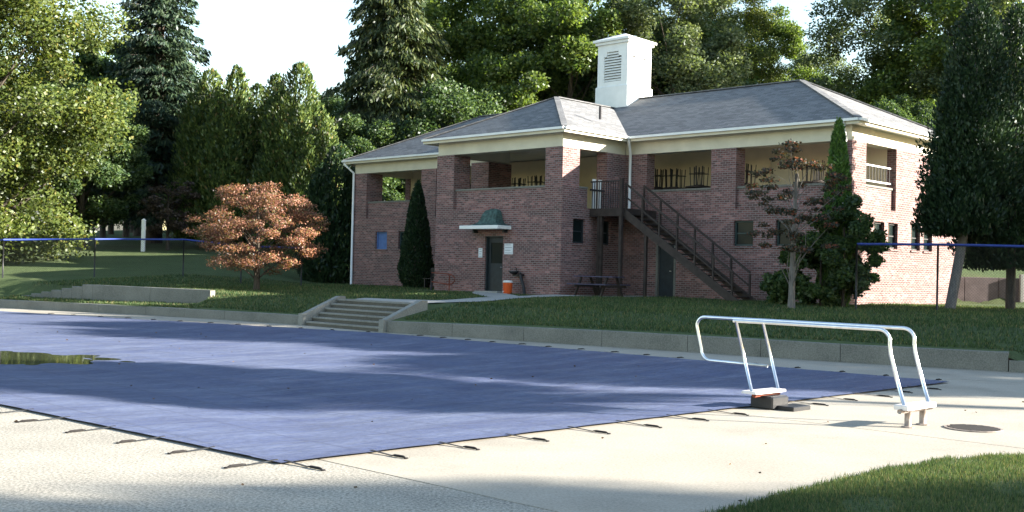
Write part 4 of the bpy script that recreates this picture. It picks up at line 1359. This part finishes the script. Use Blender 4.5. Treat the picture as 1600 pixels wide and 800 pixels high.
def column_tree(seed, H, Rc, zb, n_leaf, mat, l=0.16, w=0.06, lobes=1, power=0.75, trunk_r=0.12, bark_m='bark', rough=0.12, lean=0.0):
    rng = np.random.default_rng(seed)
    LB = [(0, 0, H, Rc)]
    for k in range(lobes - 1):
        a = rng.uniform(0, 6.28)
        LB.append((math.cos(a) * Rc * 0.5, math.sin(a) * Rc * 0.5, H * rng.uniform(0.72, 0.95), Rc * rng.uniform(0.55, 0.75)))
    Cs, Us, Vs = [], [], []
    As = []
    ws = np.array([x[2] * x[3] for x in LB]); ws /= ws.sum()
    for (cx, cy, h, r), wg in zip(LB, ws):
        n = int(n_leaf * wg)
        f = 1 - np.sqrt(rng.uniform(0, 1, n)) if power > 0.95 else rng.beta(1.0, 1.45, n)
        ang = rng.uniform(0, 6.283, n)
        prof = (1 - f) ** power * np.minimum(1, 0.55 + f * 4.0)
        lump = 1 + rough * (np.sin(ang * 3 + f * 14) + np.sin(ang * 5 - f * 23 + 1.3) + 0.8 * np.sin(ang * 9 + f * 47)) * 0.6
        rad = r * prof * lump * (1 - 0.45 * rng.uniform(0, 1, n) ** 2.2)
        C = np.stack([cx + np.cos(ang) * rad, cy + np.sin(ang) * rad, zb + f * (h - zb) + rng.normal(size=n) * 0.05], 1)
        u = np.stack([np.cos(ang) * 0.45 + rng.normal(size=n) * 0.3, np.sin(ang) * 0.45 + rng.normal(size=n) * 0.3, 0.85 + rng.normal(size=n) * 0.35], 1)
        u /= np.linalg.norm(u, axis=1)[:, None]
        v = np.cross(u, rng.normal(size=(n, 3)))
        v /= np.linalg.norm(v, axis=1)[:, None] + 1e-9
        s = rng.uniform(0.6, 1.3, (n, 1))
        As.append(np.stack([np.cos(ang), np.sin(ang)], 1))
        Cs.append(C); Us.append(u * l * s); Vs.append(v * w * s)
    Cc = np.concatenate(Cs)
    Cc[:, 0] += lean * np.minimum(Cc[:, 2], 0.45 * H)
    v, f = leaf_quads(Cc, np.concatenate(Us), np.concatenate(Vs))
    t = MB().tube([(0, 0, -0.2), (lean * H * 0.4, 0, H * 0.4), (lean * H * 0.45, 0, H * 0.9)], [trunk_r * 1.3, trunk_r, 0.02], 8)
    so_ = np.stack([np.concatenate(As)[:, 0], np.concatenate(As)[:, 1], np.full(len(Cc), 0.25)], 1)
    return t.mesh('trunk', M[bark_m], True), np_mesh('crown', v, f, M[mat], soft=so_)

def plant(meshes, x, y, label, name='tree', cat='tree', group=None, rz=0.0, sc=1.0, dz=0.0, sz=None):
    o = thing(name, label, cat, (x, y, lawn_z(x, y) + dz), rz, group)
    o.scale = (sc, sc, sz if sz else sc)
    link('trunk', meshes[0], o)
    link('crown', meshes[1], o)
    return o
def pxy(px, Y):
    return (px - 800) / FPX * Y, Y

# kinds
K = {}
K['big_yellow'] = broadleaf(11, 26, 6.2, 0.9, 170000, 0.10, 0.065, 'lf_yellow', 230, 0.7, 0.42, barrel=True)
K['green_a'] = broadleaf(12, 23, 6.8, 3.0, 90000, 0.14, 0.09, 'lf_green', 120, 0.7, 0.38)
K['green_b'] = broadleaf(13, 22, 6.2, 4.0, 70000, 0.14, 0.09, 'lf_green', 85, 0.65, 0.34, holes=0.2)
K['airy'] = broadleaf(14, 24, 7.5, 4.0, 52000, 0.13, 0.08, 'lf_grey', 100, 0.6, 0.34, spread=0.85)
K['grey'] = broadleaf(15, 22, 5.0, 2.0, 80000, 0.13, 0.065, 'lf_grey', 90, 0.9, 0.34)
K['dark'] = broadleaf(16, 16, 6.0, 1.2, 80000, 0.15, 0.09, 'lf_dark', 90, 0.8, 0.34)
K['spruce'] = spruce(21, 25, 5.2, 2.0, 'lf_spruce', 1.9, 0.30, 0.22, 0.065)
K['spruce_b'] = spruce(22, 26, 7.6, 1.8, 'lf_spruce2', 2.0, 0.55, 0.24, 0.07)
K['arbor'] = column_tree(31, 11.5, 2.5, 0.5, 46000, 'lf_arbor', 0.13, 0.055, 6, 0.5, 0.16, rough=0.34)
K['arbor_b'] = column_tree(32, 11.5, 2.2, 0.4, 42000, 'lf_arbor', 0.13, 0.055, 5, 0.55, 0.16, rough=0.34)

K['tall'] = broadleaf(17, 15.5, 3.3, 9.6, 22000, 0.14, 0.09, 'lf_green', 34, 0.8, 0.28)
px = pxy
# left group
plant(K['big_yellow'], *px(-62, 54), 'big yellow green broadleaf tree filling the left edge', rz=0.4)
plant(K['green_b'], *px(-230, 64), 'green broadleaf tree cut by the left edge behind the yellow green one', rz=2.4)
plant(K['dark'], *px(128, 66), 'thick trunked dark tree behind the blue fence rail at left', rz=1.0, sc=0.6)
plant(K['spruce'], *px(240, 74), 'tall dark spruce with ragged top left of the white sky gap', 'spruce_tree', rz=0.2)
plant(K['dark'], *px(215, 84), 'dark leafy tree in front of low light, below the tall left spruce', rz=2.2, sc=0.9)
# row of arborvitae
rowl = ['leftmost of the upright cypress row beneath the white sky', 'second cypress from the left in the upright row', 'middle cypress of the upright row', 'fourth cypress from the left in the upright row', 'twin topped tallest cypress near the right end of the row', 'rightmost cypress of the upright row beside the drooping spruce']
for i, (p, Y, k, s) in enumerate([(322, 70, 'arbor', 0.98), (362, 68, 'arbor_b', 0.98), (396, 72, 'arbor', 0.92), (425, 69, 'arbor_b', 0.96), (462, 66, 'arbor', 1.04), (500, 64, 'arbor', 0.80)]):
    plant(K[k], *px(p, Y), rowl[i], 'cypress_tree', 'tree', 'upright cypress row', rz=i * 1.7, sc=s)
plant(K['spruce_b'], *px(606, 76), 'huge drooping spruce behind the left end of the pavilion roof', 'spruce_tree', rz=0.6)
plant(K['dark'], *px(545, 70), 'dark dense tree between the drooping spruce and the pavilion', rz=0.3, sc=0.62)
plant(K['dark'], *px(690, 74), 'dark dense tree behind the roof right of the drooping spruce', rz=3.3, sc=0.8)
# behind the building
plant(K['green_a'], *px(770, 86), 'green broadleaf tree with sunlit top left of the white tower', rz=0.9, sc=1.05)
plant(K['green_b'], *px(880, 80), 'green broadleaf tree just left of the white tower', rz=1.9)
plant(K['grey'], *px(1050, 80), 'grey green dense tree rising right of the white tower', rz=0.1, sc=1.02)
plant(K['dark'], *px(985, 88), 'dark tree directly behind the white tower', rz=4.1, sc=1.25)
plant(K['big_yellow'], *px(1125, 94), 'yellow green broadleaf tree behind the roof ridge right of the tower', rz=2.0, sc=0.8)
plant(K['green_b'], *px(1168, 100), 'loose green tree left of the small right sky gap', rz=5.0, sc=0.85)
plant(K['dark'], *px(1290, 96), 'dark low tree in the small sky gap behind the right hip', rz=5.5, sc=0.72)
plant(K['airy'], *px(1405, 88), 'airy grey green tree with sky showing through behind the right wall', rz=0.0, sc=0.95)
plant(K['green_b'], *px(1480, 84), 'pale green tree above the dark cypress at right', rz=3.0, sc=1.05)
plant(K['airy'], *px(1600, 80), 'airy tree cut by the right edge behind the dark cypress', rz=1.2)
plant(K['airy'], *px(1268, 112), 'thin grey green tree low in the sky gap behind the right hip', rz=2.1, sc=0.72)
plant(K['dark'], *px(1400, 74), 'dark bushy tree just behind the sunlit right wall', rz=0.7, sc=0.55)
plant(K['dark'], *px(1560, 66), 'dark bushy tree beyond the brown block wall', rz=2.7, sc=0.5)
# far woodland behind everything
i = 0
for p, Y, k, s in [(-60, 125, 'green_a', 1.0), (90, 130, 'dark', 1.2), (190, 128, 'green_b', 0.9), (290, 135, 'dark', 0.75), (360, 132, 'green_a', 0.55), (440, 130, 'dark', 0.72), (520, 120, 'dark', 0.9), (700, 118, 'green_a', 0.95), (830, 122, 'dark', 1.3), (930, 116, 'green_b', 1.0), (1080, 125, 'green_a', 0.95), (1250, 130, 'dark', 0.62), (1350, 126, 'green_b', 0.68), (1440, 122, 'green_a', 0.9), (1550, 118, 'green_b', 1.0), (1680, 115, 'green_a', 1.0)]:
    plant(K[k], *px(p, Y), 'distant woodland tree seen only in gaps behind the nearer trees', 'tree', 'tree', 'distant woodland', rz=i * 1.3, sc=s)
    i += 1
# thin trunks at left
thin = broadleaf(41, 15, 2.6, 6.5, 9000, 0.2, 0.12, 'lf_dark', 26, 0.7, 0.17)
for i, (p, Y) in enumerate([(160, 80), (172, 86), (196, 82), (206, 90), (108, 92)]):
    plant(thin, *px(p, Y), 'slim dark trunked tree standing in the grove left of the spruce', 'tree', 'tree', 'slim trunked grove', rz=i * 2.0, sc=1 + 0.06 * i)

# near plants
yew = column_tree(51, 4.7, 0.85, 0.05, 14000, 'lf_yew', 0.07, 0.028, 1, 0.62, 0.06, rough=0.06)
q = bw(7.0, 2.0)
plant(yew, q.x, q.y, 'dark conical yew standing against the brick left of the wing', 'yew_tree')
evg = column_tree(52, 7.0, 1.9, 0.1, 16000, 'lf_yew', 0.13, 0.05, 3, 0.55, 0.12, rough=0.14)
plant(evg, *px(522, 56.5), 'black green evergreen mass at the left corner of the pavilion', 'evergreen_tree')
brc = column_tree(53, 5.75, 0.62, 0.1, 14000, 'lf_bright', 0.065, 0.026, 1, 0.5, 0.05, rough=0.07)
plant(brc, *px(1307, 34.2), 'slim bright green columnar cypress at the right corner pier', 'cypress_tree')
def shrub(seed, H, Rc, n, mat, l=0.07, w=0.04, nc=40, tr=0.03, zb=0.1, squash=0.8):
    return broadleaf(seed, H, Rc, zb, n, l, w, mat, nc, squash, tr)
sh1 = shrub(61, 2.3, 1.15, 14000, 'lf_dark')
sh2 = shrub(62, 3.3, 1.1, 16000, 'lf_dark', 0.06, 0.036, 40)
sh3 = shrub(63, 2.0, 0.9, 9000, 'lf_bright', 0.06, 0.035, 30)
plant(sh1, *px(1284, 33.6), 'dense dark rounded shrub at the foot of the right corner', 'shrub', 'shrub')
plant(sh2, *px(1318, 33.2), 'tall dark green shrub in front of the sunlit wall corner', 'shrub', 'shrub')
plant(sh3, *px(1338, 33.9), 'yellow green shrub lit at the corner of the right wall', 'shrub', 'shrub', dz=0.5)
plant(shrub(64, 1.0, 0.6, 4500, 'lf_dark'), *px(1222, 34.5), 'small low dark shrub beside the stair foot', 'shrub', 'shrub')
smt = broadleaf(65, 4.9, 1.5, 1.25, 5200, 0.048, 0.03, 'lf_mixed', 60, 0.36, 0.085, 0.0, 'bark_pale', spread=0.72)
plant(smt, *px(1238, 32.0), 'small pale trunked tree with thin reddish leaves before the pavilion', 'small_tree', 'tree', rz=0.8)
red = broadleaf(66, 4.15, 2.65, 0.6, 34000, 0.036, 0.024, 'lf_red', 150, 0.42, 0.11, spread=0.68, profile=lambda f: 1.10 - 0.38 * f)
plant(red, *px(402, 42.0), 'red leaved layered dogwood on the lawn left of the pavilion', 'dogwood_tree', 'tree', rz=0.5)
pnk = broadleaf(67, 4.4, 1.7, 0.8, 5000, 0.07, 0.045, 'lf_pink', 40, 0.5, 0.1)
plant(pnk, *px(262, 66), 'dull pinkish small tree behind the fence left of the dogwood', 'small_tree', 'tree')
# dark pair of cypresses at right
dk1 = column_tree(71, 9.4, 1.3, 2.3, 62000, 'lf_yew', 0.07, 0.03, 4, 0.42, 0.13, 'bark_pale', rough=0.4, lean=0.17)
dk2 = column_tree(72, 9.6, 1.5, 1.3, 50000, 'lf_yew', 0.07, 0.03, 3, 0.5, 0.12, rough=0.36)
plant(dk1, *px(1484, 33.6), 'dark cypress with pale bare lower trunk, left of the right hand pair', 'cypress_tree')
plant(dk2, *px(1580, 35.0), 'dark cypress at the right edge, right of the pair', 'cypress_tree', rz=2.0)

# trees out of frame on the right that shade the pool and lawn
shade = [(34, 12.9, 'tall', 1.0), (34, 18.6, 'dark', 0.71), (35, 27.2, 'dark', 0.95), (43, 26.0, 'green_a', 0.70), (34, 3.6, 'green_a', 0.53), (33, -0.4, 'green_a', 0.72), (36, -8, 'green_b', 0.7), (38, -7, 'green_a', 0.7), (31, 23, 'dark', 0.55)]
for i, (x, y, k, s) in enumerate(shade):
    plant(K[k], x, y, 'tree beyond the right edge whose shadow falls over pool and lawn', 'tree', 'tree', 'trees beyond the right edge', rz=i * 1.1, sc=s, dz=-0.5 if y < 10 else 0)

# ------------------------------------------------------------------ grass, leaf litter
def grass_field(name, pts, h, w, mat, seed, label):
    rng = np.random.default_rng(seed)
    n = len(pts)
    a = rng.uniform(0, 6.283, n)
    hh = h * rng.uniform(0.5, 1.3, n)
    lean = rng.normal(size=(n, 2)) * 0.35 * hh[:, None]
    dx, dy = np.cos(a) * w, np.sin(a) * w
    V = np.empty((n, 3, 3))
    V[:, 0] = pts + np.stack([-dx, -dy, np.zeros(n) - 0.01], 1)
    V[:, 1] = pts + np.stack([dx, dy, np.zeros(n) - 0.01], 1)
    V[:, 2] = pts + np.stack([lean[:, 0], lean[:, 1], hh], 1)
    me = np_mesh(name, V.reshape(-1, 3), np.arange(n * 3).reshape(-1, 3), mat)
    return tag(link(name, me), label, 'grass', kind='stuff')
rng = np.random.default_rng(77)
# near grass patch bottom right, on a low mound
def edge_y(x):
    ex = [1.2, 1.67, 3.17, 4.49, 5.4, 7.5, 12]
    ey = [8.0, 8.62, 10.28, 11.38, 11.75, 11.9, 12.2]
    return float(np.interp(x, ex, ey))
NGX = [(x_, edge_y(x_)) for x_ in np.linspace(-1.5, 14, 60)]
gm = MB()
prev = None
cols_ = []
for x_, e_ in NGX:
    if x_ < 1.2: e_ = 8.0 - (1.2 - x_) * 1.1
    cols_.append([(x_, e_ - k * 0.35 + 0.03 * math.sin(x_ * 9), 0.005 + 0.05 * min(1, k / 2)) for k in range(22)])
for a, b in zip(cols_[:-1], cols_[1:]):
    for k in range(21):
        gm.poly([a[k + 1], b[k + 1], b[k], a[k]])
tag(gm.build('grass_patch', M['lawn'], None, True), kind='structure')
n = 130000
xs = rng.uniform(0.5, 9.0, n)
ey = np.array([edge_y(v) for v in xs]) + 0.03 * np.sin(xs * 9) + rng.normal(size=n) * 0.06
ys = ey - rng.uniform(0, 1, n) ** 1.2 * 3.6
thin_ = np.sin(3.1 * xs + 1.7 * ys) * np.sin(2.3 * ys - 1.3 * xs + 0.6) + 0.5 * np.sin(7 * xs - 5 * ys)
keep = (ys > 6.4) & (xs / ys < 0.60) & ((thin_ < 0.75) | (rng.random(n) < 0.35))
xs, ys, ey = xs[keep], ys[keep], ey[keep]
zs = 0.005 + 0.05 * np.clip((ey - ys) / 0.7, 0, 1)
grass_field('grass', np.stack([xs, ys, zs], 1), 0.038, 0.0045, M['grass'], 78, 'short green grass patch at the bottom right corner')
# lawn blades in view
P = []
for _ in range(150000):
    u = rng.uniform(arc_at(2), arc_at(11))
    d = 0.32 + rng.uniform(0, 1) ** 1.35 * 16
    x0, y0_ = wall_pt(u)
    if U_ST0 - 0.3 < u < U_ST1 + 0.3 and d < STEP_RUN + 2.2: continue
    x_, y_ = x0 + NB[0] * d, y0_ + NB[1] * d
    if abs(x_ / y_) > 0.52: continue
    bs, bt = (x_ - B0.x) * BE.x + (y_ - B0.y) * BE.y, (x_ - B0.x) * BN.x + (y_ - B0.y) * BN.y
    if -0.3 < bs < L_ + 0.2 and bt < 0.3: continue
    if A_ - 0.5 < bs < B_ + 0.8 and bt < P_ + 1.3: continue
    P.append((x_, y_))
P = np.array(P)
def near_path(cl, w):
    m_ = np.zeros(len(P), bool)
    for a, b in zip(cl[:-1], cl[1:]):
        a_, b_ = np.array(a), np.array(b)
        t_ = np.clip(((P - a_) @ (b_ - a_)) / ((b_ - a_) @ (b_ - a_)), 0, 1)
        m_ |= np.linalg.norm(P - (a_ + t_[:, None] * (b_ - a_)), axis=1) < w
    return m_
m_ = near_path([(pc.x - 1.6, pc.y + 1.5), (pc.x + 1.1, pc.y - 0.6), (0.2, 37.6), (3.0, 40.0), (5.9, 42.1)], 0.66) | near_path([(-0.2, 37.9), (-0.8, 40.5), (dp.x, dp.y)], 0.64)
P = P[~m_]
Z = np.array([lawn_z(a, b) for a, b in P])
grass_field('grass', np.column_stack([P, Z]), 0.075, 0.016, M['grass'], 79, 'short mown grass covering the bank between pool and pavilion')
# fallen leaves on cover and deck
n = 170
xs = rng.uniform(-14, 8, n); ys = rng.uniform(9.0, 30, n)
C = np.stack([xs, ys, np.zeros(n)], 1)
q_ = np.array([to_cover(a, b) for a, b in C[:, :2]])
inside = (q_[:, 0] > 0.3) & (q_[:, 1] > 0.3) & (q_[:, 0] < 13.4)
C[:, 2] = np.where(inside, -0.03, 0.012)
out_ok = inside | (q_[:, 0] < -0.4) | (q_[:, 1] < -0.4)
C = C[out_ok]
U_, V_ = rand_axes(rng, len(C), 0.026, 0.016, 0.95)
v_, f_ = leaf_quads(C, U_, V_)
tag(link('leaf_litter', np_mesh('leaf_litter', v_, f_, M['litter'])), 'scattered brown fallen leaves on the pool cover and concrete', 'leaves', kind='stuff')
